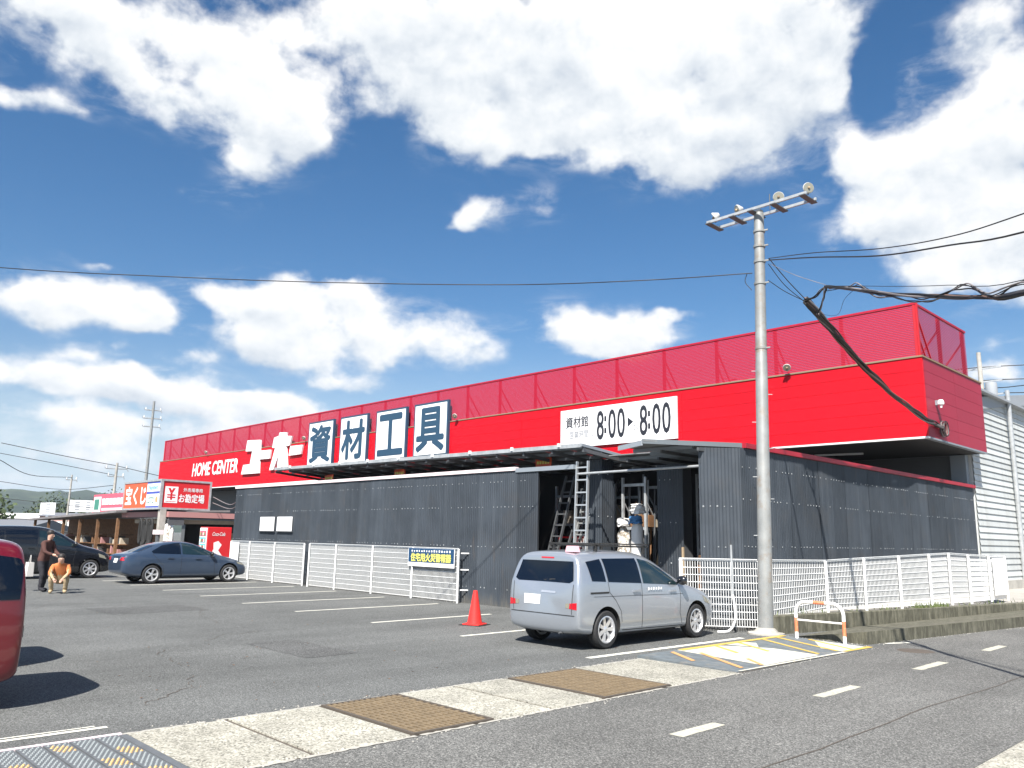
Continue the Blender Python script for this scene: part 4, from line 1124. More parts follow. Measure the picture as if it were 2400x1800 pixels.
for (dx, d, lab) in [(-1.1, (-.75, -.35, -.45), 'leftmost floodlight on the cross rail of the lamp pole'), (-.5, (-.55, -.75, -.3), 'second floodlight from the left on the lamp pole'),
                     (.48, (.45, -.9, -.12), 'third floodlight from the left on the lamp pole'), (1.15, (.75, -.65, -.1), 'rightmost floodlight on the cross rail of the lamp pole')]:
    floodlight('pole_floodlight', lab, cb + Vector((dx, 0, .19)), d, .115, 'floodlights on the lamp pole')


# ------------------------------------------------------------------ cables
def smooth_pts(pts, n=6):
    P = [Vector(p) for p in pts]; P = [P[0] * 2 - P[1]] + P + [P[-1] * 2 - P[-2]]; out = []
    for i in range(1, len(P) - 2):
        for k in range(n):
            t = k / n; a, b, c, d = P[i - 1:i + 3]
            out.append(0.5 * ((2 * b) + (c - a) * t + (2 * a - 5 * b + 4 * c - d) * t * t + (3 * b - a - 3 * c + d) * t ** 3))
    out.append(P[-2]); return out


def cable(name, label, pts, r=.012, m_='cable_black', group=None, strands=1, spread=.03, seed=0, cat='cable'):
    S = smooth_pts(pts); rr = random.Random(seed)
    if strands == 1:
        m = MB(); m.tube(S, r, 6); return tag(m.build(name, m_, smooth=60), label, cat, group)
    t = thing(name, label, cat, pts[0], group=group)
    for s in range(strands):
        ph = 2 * pi * s / strands; tw = rr.uniform(.5, 1.1); q = []
        for i, p in enumerate(S):
            a = ph + i * tw * .25; w = spread * (1 + .5 * sin(i * .7 + s))
            q.append(p + Vector((cos(a) * w, cos(a) * w * .4, sin(a) * w)))
        m = MB(); m.tube(q, r * rr.uniform(.7, 1.25), 6); m.build('strand', m_ if s % 3 else ('cable_brown' if s % 2 else 'cable_grey'), t, smooth=60)
    return t


cable('cable_bundle', 'thick twisted black cable bundle sagging from the lamp pole junction to the store corner', [(-7.6, 16.15, 7.02), (-7.72, 17.72, 6.65), (-7.84, 19.21, 6.27), (-7.97, 20.89, 5.96), (-8.12, 22.82, 5.68), (-8.29, 25.05, 5.51), (-8.40, 26.4, 5.50), (-8.42, 26.9, 5.42)], .021, strands=11, spread=.048, seed=1)
cable('cable_bundle', 'thick black cable bundle running off to the right across the road', [(-7.03, 15.92, 7.14), (-5.96, 14.81, 6.59), (-4.67, 13.47, 5.90), (-3.67, 12.43, 5.42), (-3.01, 11.75, 5.13), (-2.44, 11.16, 4.92), (-.2, 8.8, 4.5), (3, 5.5, 4.9), (6, 2.4, 6.2)], .017, strands=5, spread=.022, seed=2)
cable('cable_bundle', 'loose wavy cable hung beneath the straight bundle over the road', [(-7.0, 15.9, 7.08), (-6.3, 15.2, 6.80), (-5.9, 14.8, 6.66), (-5.4, 14.25, 6.22), (-4.9, 13.7, 5.98), (-4.4, 13.2, 5.70), (-4.0, 12.75, 5.52), (-3.6, 12.4, 5.50), (-3.3, 12.1, 5.42), (-2.9, 11.6, 5.10), (-2.44, 11.1, 5.05), (-1.5, 10.2, 4.85), (3, 5.5, 5.1)], .011, strands=3, spread=.03, seed=3)
cable('cable_loop', 'short drooping loop of cable joining the two thick bundles beside the pole', [(-7.6, 16.15, 7.02), (-7.4, 16.1, 7.03), (-7.2, 16.0, 7.10), (-7.05, 15.93, 7.14), (-7.12, 16.0, 7.0), (-7.25, 16.15, 6.85), (-7.45, 16.4, 6.72), (-7.62, 16.7, 6.86)], .016, strands=3, spread=.018, seed=4)
m_t = thing('cable_coil', 'tangled coil of cable at the bottom corner of the red wall', 'cable', (XR + .06, 26.9, 5.4))
for k in range(7):
    rr = random.Random(k); q = []; r0 = rr.uniform(.13, .24)
    for i in range(15):
        a = 2 * pi * i / 14 * 1.0 + k; q.append((XR + .04 + .02 * k, 26.95 + cos(a) * r0 + rr.uniform(-.02, .02), 5.43 + sin(a) * r0 * 1.1 + rr.uniform(-.02, .02)))
    m = MB(); m.tube(q, .013, 6, caps=False); m.build('loop', ['cable_black', 'cable_brown', 'cable_grey'][k % 3], m_t, smooth=60)
PA = (-8.08, 15.50, 7.92)
cable('thin_cable', 'thin cable from the pole clamp down to the cable junction, upper one', [PA, (-7.85, 15.85, 7.45), (-7.6, 16.15, 7.03)], .010, group='thin cables at the lamp pole')
cable('thin_cable', 'second thin cable from the pole clamp down to the cable junction', [(-8.1, 15.5, 7.8), (-7.9, 15.8, 7.35), (-7.66, 16.15, 7.02)], .008, group='thin cables at the lamp pole')
cable('thin_cable', 'thin cable from the lower pole bracket slanting down to the cable junction', [(-8.12, 15.5, 7.43), (-7.9, 15.82, 7.2), (-7.62, 16.15, 7.0)], .008, group='thin cables at the lamp pole')
cable('thin_cable', 'twisted pale wire from the pole clamp to the peak of the thick bundle', [(-8.05, 15.5, 7.78), (-7.6, 15.72, 7.48), (-7.03, 15.92, 7.18)], .006, 'cable_grey', group='thin cables at the lamp pole')
cable('thin_cable', 'thin wire drooping under the thick bundle above the red store', [(-7.55, 16.6, 6.8), (-7.0, 16.3, 6.6), (-6.4, 15.3, 6.6), (-6.0, 14.85, 6.62)], .004, group='thin cables at the lamp pole')
cable('overhead_wire', 'upper thin overhead wire from the pole clamp to the right edge', [PA, (-6.33, 13.92, 7.18), (-4.72, 12.73, 6.52), (-3.4, 11.76, 6.09), (-2.3, 10.95, 5.87), (0, 9.2, 5.5), (4, 6.2, 5.6)], .009, group='overhead wires to the right')
cable('overhead_wire', 'lower thicker overhead wire from the pole clamp to the right edge', [(-8.05, 15.45, 7.86), (-6.33, 13.92, 7.09), (-4.72, 12.73, 6.40), (-3.41, 11.77, 5.97), (-2.33, 10.97, 5.64), (0, 9.2, 5.2), (4, 6.2, 5.3)], .013, group='overhead wires to the right')
cable('overhead_wire', 'thin messenger wire above the thick bundle at the right', [(-7.03, 15.92, 7.16), (-5.96, 14.81, 6.66), (-4.67, 13.47, 6.05), (-3.67, 12.43, 5.60), (-2.44, 11.16, 5.09), (0, 8.6, 4.75), (6, 2.4, 6.2)], .006, group='overhead wires to the right')
cable('overhead_wire', 'long single overhead wire crossing the whole sky left of the pole', [(-8.354, 15.253, 7.582), (-10.057, 13.781, 7.445), (-12.337, 11.809, 7.365), (-15.606, 8.982, 7.458), (-18.555, 6.433, 7.64), (-21.639, 3.766, 7.9), (-27, -.9, 8.6)], .011)
cable('thin_cable', 'short slack cable tail hanging left of the pole', [(-8.45, 15.2, 7.58), (-8.5, 15.2, 7.4), (-8.38, 15.25, 7.2)], .008, group='thin cables at the lamp pole')
cable('thin_cable', 'sagging pair of thin cables under the store front by the kiosk', [(-31.8, 15.2, 3.5), (-34, 16, 3.15), (-37, 17, 3.1), (-41.5, 18.2, 3.6)], .02, 'cable_grey')
cable('thin_cable', 'lower sagging cable under the store front by the kiosk', [(-31.8, 15.2, 3.35), (-34, 16, 2.95), (-37, 17, 2.9), (-41.5, 18.2, 3.3)], .02, 'cable_grey')
cp = thing('conduit_post', 'thin grey pipe post with a white hose at the fence corner by the minivan nose', 'post', (-8.72, 14.85, 0))
m = MB(); m.tube([(-8.9, 14.95, .75), (-8.92, 14.97, 1.75)], .022, 8); m.build('pipe', 'galvanised', cp, smooth=40)
m = MB(); m.tube(smooth_pts([(-8.9, 14.95, .75), (-8.86, 14.93, .55), (-8.84, 14.9, .25), (-8.92, 14.8, .05), (-9.1, 14.65, .02)]), .024, 8); m.build('hose', 'white_paint', cp, smooth=60)
sp = thing('marker_stake', 'short pale stake behind the fence at the minivan nose', 'stake', (-9.8, 14.9, 0))
m = MB(); m.box(-9.98, -9.94, 14.75, 14.79, 0, 1.68); m.build('stake', 'pale_wood', sp)

# ------------------------------------------------------------------ guard rail, cone
gdr = thing('guard_rail', 'white and orange arched pipe barrier beside the concrete step', 'barrier', (-7.06, 14.88, 0))
xa, xb = -7.52, -6.60; yA, yB_ = 14.88, 14.89; zt = .72; rr_ = .2
path = [(xa, yA, 0), (xa, yA, .16), (xa, yA, .42), (xa, yA, zt - rr_)]
for k in range(1, 7):
    a = pi - k * pi / 12; path.append((xa + rr_ + cos(a) * rr_, yA, zt - rr_ + sin(a) * rr_))
top0 = len(path) - 1
path += [(-7.16, yA, zt), (-6.94, yA, zt), (xb - rr_, yA, zt)]
for k in range(1, 7):
    a = pi / 2 - k * pi / 12; path.append((xb - rr_ + cos(a) * rr_, yA, zt - rr_ + sin(a) * rr_))
path += [(xb, yA, .42), (xb, yA, .16), (xb, yA, 0)]
m = MB(); m.tube(path, .032, 12)
me = m.mesh('arch', ['white_paint', 'guard_orange'], smooth=60)
for p in me.polygons:
    c = p.center
    if (.17 < c.z < .43) or (c.z > zt - .05 and -7.17 < c.x < -6.93): p.material_index = 1
obj('arch', me, gdr)
m = MB(); m.tube([(xa, yA, .38), (xb, yA, .38)], .018, 10); m.build('cross_pipe', 'white_paint', gdr, smooth=60)

cn = thing('traffic_cone', 'red traffic cone standing alone by the parking bay lines', 'cone', (-12.93, 11.5, 0), radians(20))
m = MB(); Mx = wm(cn)
m.lathe([(.16, .03), (.145, .10), (.05, .66), (.045, .69), (.032, .70), (.03, .66)], 24, Mx); m.build('body', 'cone_red', cn, smooth=40)
m = MB(); s = .19
ring = [(-s, -s), (0, -s - .01), (s, -s), (s + .01, 0), (s, s), (0, s + .01), (-s, s), (-s - .01, 0)]
m.prism(ring, Mx @ Vector((0, 0, .005)), Mx.to_3x3() @ Vector((1, 0, 0)), Mx.to_3x3() @ Vector((0, 1, 0)), .03); m.build('foot', 'cone_red', cn, bevel=.006)
m = MB(); m.box(-.25, .25, -.25, .25, .001, .012); m.v = [tuple(Mx @ Vector(p)) for p in m.v]; m.build('weight', 'black_rubber', cn)


# ------------------------------------------------------------------ vehicles
def car_shell(stn, paint, arches, r_arch, zax):
    """loft stations (x, zb, w, zsh, zbelt, wb, zt, wt, zc, up) into a closed smooth body; x forward, y left"""
    rings = []
    for (x, zb, w, zsh, zbelt, wb, zt, wt, zc, up) in stn:
        h = [(x, 0, zb), (x, -.7 * w, zb), (x, -.955 * w, zb + .05), (x, -w, zb + .22 if zb + .22 < zsh - .08 else (zb + zsh) / 2), (x, -.995 * w, zsh), (x + up * .15, -wb, zbelt), (x + up, -wt, zt), (x + up, -wt * .62, zt + (zc - zt) * .75), (x + up, 0, zc)]
        ring = h + [(a, -b, c) for a, b, c in reversed(h[1:-1])]
        rings.append(ring)
    def shrink(ring, f, dx):
        cx = sum(p[0] for p in ring) / len(ring); cz = sum(p[2] for p in ring) / len(ring)
        return [(p[0] + dx, p[1] * f, cz + (p[2] - cz) * f) for p in ring]
    rings = [shrink(rings[0], .55, -.012)] + rings + [shrink(rings[-1], .55, .012)]
    n = len(rings[0]); vs = [p for r in rings for p in r]; fs = []
    for i in range(len(rings) - 1):
        for k in range(n):
            a = i * n + k; b = i * n + (k + 1) % n
            fs.append((a, a + n, b + n, b))
    fs.append(tuple(range(n))); fs.append(tuple(range((len(rings) - 1) * n + n - 1, (len(rings) - 1) * n - 1, -1)))
    me = bpy.data.meshes.new('body'); me.from_pydata(vs, [], fs)
    me.materials.append(MATS[paint]); me.materials.append(MATS['black_rubber'])
    bm = bmesh.new(); bm.from_mesh(me); bmesh.ops.recalc_face_normals(bm, faces=bm.faces)
    cl = bm.edges.layers.float.get('crease_edge') or bm.edges.layers.float.new('crease_edge')
    bm.verts.ensure_lookup_table()
    for e in bm.edges:
        a, b = e.verts[0].index, e.verts[1].index
        if a % n == b % n and a % n in (5, n - 5): e[cl] = .55
        if a % n == b % n and a % n in (2, n - 2): e[cl] = .4
    bm.to_mesh(me); bm.free()
    o = bpy.data.objects.new('tmp_body', me); COL.objects.link(o)
    s = o.modifiers.new('s', 'SUBSURF'); s.levels = 2; s.render_levels = 2
    cut = MB()
    for ax_ in arches: cut.lathe([(r_arch, -1.3), (r_arch, 1.3)], 40, Matrix.Translation((ax_, 0, zax)) @ Matrix.Rotation(pi / 2, 4, 'X'))
    cm = cut.mesh('cut', [paint, 'black_rubber']); cm.polygons.foreach_set('material_index', [1] * len(cm.polygons))
    co = bpy.data.objects.new('tmp_cut', cm); COL.objects.link(co)
    b = o.modifiers.new('b', 'BOOLEAN'); b.operation = 'DIFFERENCE'; b.object = co; b.solver = 'EXACT'
    dg = bpy.context.evaluated_depsgraph_get()
    res = bpy.data.meshes.new_from_object(o.evaluated_get(dg)); res.name = 'body'
    bpy.data.objects.remove(o); bpy.data.objects.remove(co)
    res.polygons.foreach_set('use_smooth', [True] * len(res.polygons)); res.set_sharp_from_angle(angle=radians(40))
    bm = bmesh.new(); bm.from_mesh(res); bvh = BVHTree.FromBMesh(bm); bm.free()
    return res, bvh


def decal(bvh, poly, view, eps=.005, res=.07, thick=0.0):
    """lay a flat outline onto the body: view = 'R','L' (x,z), 'B','F' (y,z)"""
    P = [Vector(p) for p in poly]; pts = []
    for a, b in zip(P, P[1:] + P[:1]):
        k = max(1, int((b - a).length / res))
        pts += [a.lerp(b, i / k) for i in range(k)]
    nb = len(pts); xs = [p.x for p in pts]; ys = [p.y for p in pts]
    x = min(xs) + res * .6
    inner = []
    while x < max(xs):
        y = min(ys) + res * .6
        while y < max(ys): inner.append(Vector((x, y))); y += res
        x += res
    vs, es, fs, *_ = delaunay_2d_cdt(pts + inner, [], [list(range(nb))], 1, 1e-5)
    m = MB(); out = []
    dirs = {'R': Vector((0, 1, 0)), 'L': Vector((0, -1, 0)), 'B': Vector((1, 0, 0)), 'F': Vector((-1, 0, 0)), 'T': Vector((0, 0, -1))}
    d = dirs[view]
    for p in vs:
        o = {'R': Vector((p.x, -4, p.y)), 'L': Vector((p.x, 4, p.y)), 'B': Vector((-6, p.x, p.y)), 'F': Vector((6, p.x, p.y)), 'T': Vector((p.x, p.y, 5))}[view]
        hit = bvh.ray_cast(o, d)
        if hit[0] is None:
            hit = bvh.find_nearest(o + d * 3)
        out.append(hit[0] - d * eps)
    faces = []
    for f in fs:
        a, b, c = (out[i] for i in f[:3])
        nn = (b - a).cross(c - a)
        faces.append(tuple(f) if nn.dot(d) < 0 else tuple(reversed(f)))
    m.add(out, faces)
    if thick:
        k = len(out); m.add([p - d * thick for p in out], [])
    return m


def strip(pts, w):
    """thin outline along a polyline in 2D"""
    P = [Vector(p) for p in pts]; L = []; R = []
    for i, p in enumerate(P):
        d = (P[min(i + 1, len(P) - 1)] - P[max(i - 1, 0)]).normalized(); n = Vector((-d.y, d.x)) * w / 2
        L.append(p + n); R.append(p - n)
    return L + R[::-1]


def wheel_mesh(r, wdt, spokes, rim_r, double=False):
    ty = MB(); prof = [(rim_r, -wdt / 2 + .01), (rim_r + .01, -wdt / 2), (r - .03, -wdt / 2), (r - .008, -wdt / 2 + .02), (r, -wdt / 2 + .05), (r, wdt / 2 - .05), (r - .008, wdt / 2 - .02), (r - .03, wdt / 2), (rim_r + .01, wdt / 2), (rim_r, wdt / 2 - .01)]
    Mx = Matrix.Rotation(pi / 2, 4, 'X'); ty.lathe(prof, 40, Mx, close=True)
    tm = ty.mesh('tyre', 'tyre_rubber', smooth=35)
    ri = MB()
    # lathe axis z maps to -y (outer side = -y) after the rotation
    ri.lathe([(rim_r, wdt / 2 - .008), (rim_r + .006, wdt / 2 - .004), (rim_r - .012, wdt / 2), (rim_r - .03, wdt / 2 - .03), (rim_r - .035, -wdt / 2 + .02), (rim_r, -wdt / 2 + .012)], 40, Mx, caps=False)
    ri.cur = 1; ri.lathe([(0, -.01), (rim_r - .03, -.012)], 32, Mx); ri.cur = 0
    ri.lathe([(0.0, wdt / 2 - .02), (.03, wdt / 2 - .018), (.055, wdt / 2 - .03), (.06, wdt / 2 - .07)], 20, Mx)
    for k in range(spokes):
        a0 = 2 * pi * k / spokes
        for da in ((-.12, .12) if double else (0,)):
            a = a0 + da; c = Vector((cos(a), 0, sin(a))); t = Vector((-sin(a), 0, cos(a))); o = Vector((0, -1, 0))
            w0, w1 = (.014, .018) if double else (.024, .034)
            i0 = c * .035; i1 = c * (rim_r - .022)
            y0_, y1_ = wdt / 2 - .03, wdt / 2 - .022
            vs = [i0 - t * w0 + o * y0_, i0 + t * w0 + o * y0_, i1 + t * w1 + o * y1_, i1 - t * w1 + o * y1_]
            vs += [p - o * .035 for p in vs]
            ri.add(vs, [(0, 1, 2, 3), (0, 4, 5, 1), (1, 5, 6, 2), (2, 6, 7, 3), (3, 7, 4, 0)])
    rm = ri.mesh('rim', ['alloy', 'black_rubber'], smooth=35)
    bm = bmesh.new(); bm.from_mesh(rm); bmesh.ops.recalc_face_normals(bm, faces=bm.faces); bm.to_mesh(rm); bm.free()
    return tm, rm


VAN = [(-2.07, .34, .78, .82, 1.06, .75, 1.45, .66, 1.49, .14), (-2.04, .27, .83, .87, 1.075, .80, 1.52, .70, 1.555, .12), (-1.88, .22, .85, .90, 1.085, .83, 1.55, .715, 1.595, .05), (-1.5, .2, .855, .90, 1.08, .832, 1.565, .72, 1.615, 0),
       (-.9, .19, .855, .90, 1.065, .832, 1.575, .72, 1.63, 0), (-.3, .19, .855, .89, 1.045, .832, 1.56, .72, 1.62, 0), (.10, .19, .855, .885, 1.025, .828, 1.49, .715, 1.56, 0), (.5, .19, .855, .875, 1.005, .82, 1.30, .72, 1.38, 0), (.92, .19, .855, .865, .99, .81, 1.065, .745, 1.13, 0),
       (1.14, .19, .855, .84, .965, .80, 1.0, .72, 1.035, 0), (1.55, .19, .855, .79, .895, .78, .92, .66, .955, 0), (1.85, .2, .84, .70, .80, .75, .825, .60, .85, 0), (2.02, .23, .79, .58, .69, .70, .715, .54, .73, 0), (2.09, .30, .68, .50, .60, .61, .62, .48, .63, 0)]
SEDAN = [(-2.34, .38, .70, .74, .90, .64, .93, .5, .94, .05), (-2.28, .30, .80, .78, .95, .74, .985, .58, 1.0, .04), (-1.95, .22, .86, .81, .985, .80, 1.02, .66, 1.05, 0), (-1.62, .2, .87, .83, .99, .805, 1.14, .67, 1.18, 0), (-1.15, .19, .87, .83, .99, .81, 1.35, .63, 1.39, 0),
         (-.55, .19, .87, .82, .975, .81, 1.425, .62, 1.455, 0), (.0, .19, .87, .81, .96, .81, 1.395, .62, 1.435, 0), (.45, .19, .87, .80, .945, .80, 1.22, .65, 1.27, 0), (.9, .19, .87, .78, .925, .79, 1.01, .69, 1.05, 0), (1.15, .19, .87, .76, .90, .78, .93, .70, .965, 0),
         (1.6, .19, .86, .70, .82, .76, .845, .62, .88, 0), (1.95, .22, .80, .58, .69, .69, .72, .55, .745, 0), (2.1, .25, .70, .50, .58, .60, .60, .45, .615, 0), (2.15, .33, .55, .45, .52, .48, .54, .36, .545, 0)]


def build_car(name, label, loc, rz, stn, paint, wb, spec, sx=1.0, sz=1.0, glass='tinted_glass'):
    t = thing(name, label, spec.get('cat', 'car'), (loc[0], loc[1], 0), rz)
    Mx = wm(t)
    stn = [(s[0] * sx, s[1], s[2], s[3] * sz, s[4] * sz, s[5], s[6] * sz, s[7], s[8] * sz, s[9] * sx) for s in stn]
    r = spec['r']; arches = (-wb / 2, wb / 2)
    res, bvh = car_shell(stn, paint, arches, r + .05, r + .015)
    obj('body', res, t, Mx)
    def put(nm, mb, m_, parent=t, smooth=50):
        me = mb.mesh(nm, m_, smooth); return obj(nm, me, parent, Mx) if parent == t else obj(nm, me, parent, Matrix())
    S = lambda poly: [(a * sx, b * sz) for a, b in poly]
    V = lambda poly: [(a, b * sz) for a, b in poly]
    for nm, poly, gm in spec['side']:
        for vw in ('R', 'L'): put(nm, decal(bvh, S(poly), vw, .006), gm or glass)
    for nm, poly, vw, m_ in spec['ends']:
        put(nm, decal(bvh, V(poly), vw, .006), m_)
    for pl_, w in spec['seams']:
        for vw in ('R', 'L'): put('door_seam', decal(bvh, strip(S(pl_), w), vw, .003, .05), 'black_rubber')
    for (hx, hz) in spec['handles']:
        for vw, sg in (('R', -1), ('L', 1)):
            h = bvh.ray_cast(Vector((hx * sx, sg * 4, hz * sz)), Vector((0, -sg, 0)))[0]
            if h is None: continue
            m = MB(); m.box(h.x - .1, h.x + .1, min(h.y, h.y + sg * .035), max(h.y, h.y + sg * .035), h.z - .016, h.z + .016); put('door_handle', m, spec.get('handle_mat', paint))
    mx_, mz_ = spec['mirror']
    for sg in (-1, 1):
        h = bvh.ray_cast(Vector((mx_ * sx, sg * 4, mz_ * sz)), Vector((0, -sg, 0)))[0] or Vector((mx_ * sx, sg * .8, mz_ * sz))
        m = MB(); m.lathe([(0, -.1), (.06, -.095), (.085, -.04), (.085, .03), (.055, .085), (0, .1)], 14, Matrix.Translation((h.x + .04, h.y + sg * .12, h.z + .05)) @ Matrix.Rotation(pi / 2, 4, 'X') @ Matrix.Scale(.75, 4, (1, 0, 0)))
        m.bar((h.x + .03, h.y - sg * .02, h.z), (h.x + .04, h.y + sg * .1, h.z + .03), .03); put('wing_mirror', m, spec.get('mirror_mat', paint))
    tm, rm = wheel_mesh(r, .2, spec['spokes'], r * .69, spec.get('double', False))
    for ax_ in arches:
        for sg in (-1, 1):
            M2 = Mx @ Matrix.Translation((ax_, sg * (stn[5][2] - .115), r)) @ (Matrix.Rotation(pi, 4, 'Z') if sg > 0 else Matrix())
            w_ = obj('wheel', tm, t, M2)
            o = bpy.data.objects.new('rim', rm); COL.objects.link(o); o.parent = w_
    m = MB(); m.box(-wb / 2 + r + .1, wb / 2 - r - .1, -.62, .62, .17, .3); put('underbody', m, 'black_rubber', smooth=None)
    return t, bvh, Mx, put


van_spec = dict(cat='minivan', r=.315, spokes=7, handles=[(-.55, .93), (.55, .9)], mirror=(.74, 1.03), mirror_mat='black_paint', handle_mat='silver_paint',
                side=[('quarter_window', [(-1.78, 1.43), (-1.40, 1.475), (-1.36, 1.10), (-1.72, 1.115)], None),
                      ('sliding_door_window', [(-1.345, 1.48), (-.40, 1.485), (-.37, 1.055), (-1.30, 1.095)], None),
                      ('front_door_window', [(-.34, 1.48), (-.02, 1.43), (.33, 1.30), (.62, 1.14), (.80, 1.015), (.76, 1.0), (-.32, 1.052)], 'clear_dark_glass'),
                      ('slide_rail', [(-1.78, .905), (-1.30, .905), (-1.30, .935), (-1.78, .935)], 'black_rubber'),
                      ('indicator_lamp', [(1.62, .66), (1.86, .60), (1.80, .70), (1.58, .78)], 'lamp_lens')],
                ends=[('rear_window', [(-.60, 1.43), (.60, 1.43), (.68, 1.12), (.60, 1.08), (-.60, 1.08), (-.68, 1.12)], 'B', 'tinted_glass'),
                      ('windscreen', [(-.62, 1.46), (.62, 1.46), (.70, 1.06), (-.70, 1.06)], 'F', 'clear_dark_glass'),
                      ('tail_light', [(-.78, .77), (-.64, .755), (-.63, .67), (-.78, .655)], 'B', 'red_lens'), ('tail_light', [(.78, .77), (.64, .755), (.63, .67), (.78, .655)], 'B', 'red_lens'), ('reversing_lamp', [(-.63, .755), (-.55, .75), (-.545, .68), (-.625, .67)], 'B', 'lamp_lens'), ('reversing_lamp', [(.63, .755), (.55, .75), (.545, .68), (.625, .67)], 'B', 'lamp_lens'), ('wiper', strip([(.05, 1.10), (-.38, 1.15)], .022), 'B', 'black_rubber'), ('high_brake_lamp', [(-.15, 1.47), (.15, 1.47), (.15, 1.495), (-.15, 1.495)], 'B', 'red_lens'),
                      ('number_plate', [(.06, .70), (.42, .70), (.42, .86), (.06, .86)], 'B', 'plate_white'),
                      ('hatch_handle', [(-.30, .90), (.05, .90), (.05, .935), (-.30, .935)], 'B', 'alloy'),
                      ('bumper_seam', strip([(-.74, .56), (.74, .56)], .012), 'B', 'black_rubber'), ('hatch_seam', strip([(-.70, 1.06), (-.68, .58)], .01), 'B', 'black_rubber'), ('hatch_seam', strip([(.70, 1.06), (.68, .58)], .01), 'B', 'black_rubber'),
                      ('headlight', [(-.62, .66), (-.42, .62), (-.42, .54), (-.62, .56)], 'F', 'lamp_lens'), ('headlight', [(.62, .66), (.42, .62), (.42, .54), (.62, .56)], 'F', 'lamp_lens'),
                      ('grille', [(-.34, .58), (.34, .58), (.30, .48), (-.30, .48)], 'F', 'black_rubber')],
                seams=[([(-.375, 1.05), (-.375, .30)], .010), ([(.80, 1.0), (.82, .8), (.78, .5), (.86, .3)], .010), ([(-1.31, 1.09), (-1.28, .92), (-1.12, .78), (-.98, .6), (-.95, .42)], .010), ([(-.93, .285), (.9, .265)], .012), ([(-1.7, .86), (.9, .835)], .006)])
van, bvh, Mx, put = build_car('minivan', 'silver minivan with roof bars parked beside the kerb ramp', (-9.72, 12.235), pi / 2, VAN, 'silver_paint', 2.71, van_spec)
for nm, y in (('roof_bar', .5), ('roof_bar', -.5)):
    m = MB(); m.bar((-1.35, y, 1.70), (.25, y, 1.68), .035, .03)
    for x in (-1.25, .12): m.bar((x, y, 1.55), (x, y, 1.70), .05, .05)
    put(nm, m, 'black_rubber', smooth=None)
for x in (-1.25, .12):
    m = MB(); m.bar((x, -.6, 1.725), (x, .6, 1.725), .04, .028); put('cross_bar', m, 'black_rubber', smooth=None)
m = MB(); m.prism([(-.14, 0), (.14, 0), (.10, .12), (-.10, .12)], (-1.7, -.42, 1.585), (0, .85, 0), (0, 0, .85), -.12); put('roof_marker', m, 'poly_pink', smooth=None)
m = MB()
for k in range(6):
    m.add([(-.22 + k * .075 + a, -.862, .925 + b) for a, b in ((0, .012 * (k % 2)), (.045, .006), (.05, .05), (.008, .06 - .01 * (k % 2)))], [(0, 1, 2, 3)])
put('door_sticker', m, 'white_board', smooth=None)
m = MB(); m.lathe([(.016, -.09), (.02, .02)], 10, Matrix.Translation((-2.0, -.42, .27)) @ Matrix.Rotation(pi / 2, 4, 'Y')); put('exhaust_pipe', m, 'dark_steel')

sed_spec = dict(cat='car', r=.315, spokes=5, double=True, handles=[(-.78, .87), (.2, .84)], mirror=(.62, .96), mirror_mat='black_paint', handle_mat='blue_grey_paint',
                side=[('rear_door_window', [(-1.42, 1.10), (-1.05, 1.30), (-.62, 1.375), (-.42, 1.385), (-.42, 1.0), (-1.38, 1.03)], None),
                      ('front_door_window', [(-.36, 1.385), (-.02, 1.355), (.30, 1.25), (.62, 1.09), (.80, .98), (.78, .96), (-.36, 1.0)], 'clear_dark_glass'),
                      ('headlight', [(1.72, .66), (2.0, .60), (1.96, .66), (1.66, .74)], 'lamp_lens')],
                ends=[('rear_window', [(-.52, 1.30), (.52, 1.30), (.62, 1.07), (-.62, 1.07)], 'B', 'tinted_glass'), ('windscreen', [(-.55, 1.36), (.55, 1.36), (.66, 1.0), (-.66, 1.0)], 'F', 'clear_dark_glass'),
                      ('tail_light', [(-.74, .90), (-.45, .88), (-.45, .78), (-.74, .78)], 'B', 'red_lens'), ('tail_light', [(.74, .90), (.45, .88), (.45, .78), (.74, .78)], 'B', 'red_lens'),
                      ('number_plate', [(-.17, .70), (.17, .70), (.17, .84), (-.17, .84)], 'B', 'plate_white'), ('grille', [(-.5, .42), (.5, .42), (.45, .34), (-.45, .34)], 'F', 'black_rubber')],
                seams=[([(-.39, .98), (-.40, .6), (-.42, .26)], .012), ([(.78, .95), (.80, .6), (.84, .28)], .010), ([(-1.40, 1.02), (-1.2, .8), (-1.02, .6), (-.98, .3)], .010), ([(-.95, .24), (1.0, .22)], .03)])
build_car('sedan', 'blue grey sedan parked nose-in at the left end of the mesh fence', (-29.66, 12.09), pi / 2, SEDAN, 'blue_grey_paint', 2.76, sed_spec)

big = dict(van_spec); big.update(cat='minivan', handle_mat='black_paint', r=.34)
build_car('minivan', 'black minivan standing in the aisle at the far left', (-33.9, 8.55), pi / 2, VAN, 'black_paint', 2.9, big, sx=1.07, sz=1.17)
kei = dict(van_spec); kei['side'] = [('quarter_window', [(-2.0, 1.40), (-1.40, 1.475), (-1.36, 1.02), (-1.97, 1.02)], None)] + van_spec['side'][1:3]; kei.update(cat='car', handle_mat='red_paint', r=.30)
build_car('hatchback', 'dark red hatchback cut off by the left edge of the picture', (-10.36, .52), -pi / 2, [(s[0], s[1], s[2], s[3], s[4], s[5], s[6], s[7], s[8], s[9] * .45) for s in VAN], 'red_paint', 2.4, kei, sx=.88, sz=1.06)
kei2 = dict(kei); kei2.update(handle_mat='dark_grey_paint')
build_car('hatchback', 'dark grey hatchback parked next to the red one, beyond the left edge', (-13.05, .92), -pi / 2, VAN, 'dark_grey_paint', 2.4, kei2, sx=.88, sz=1.06)


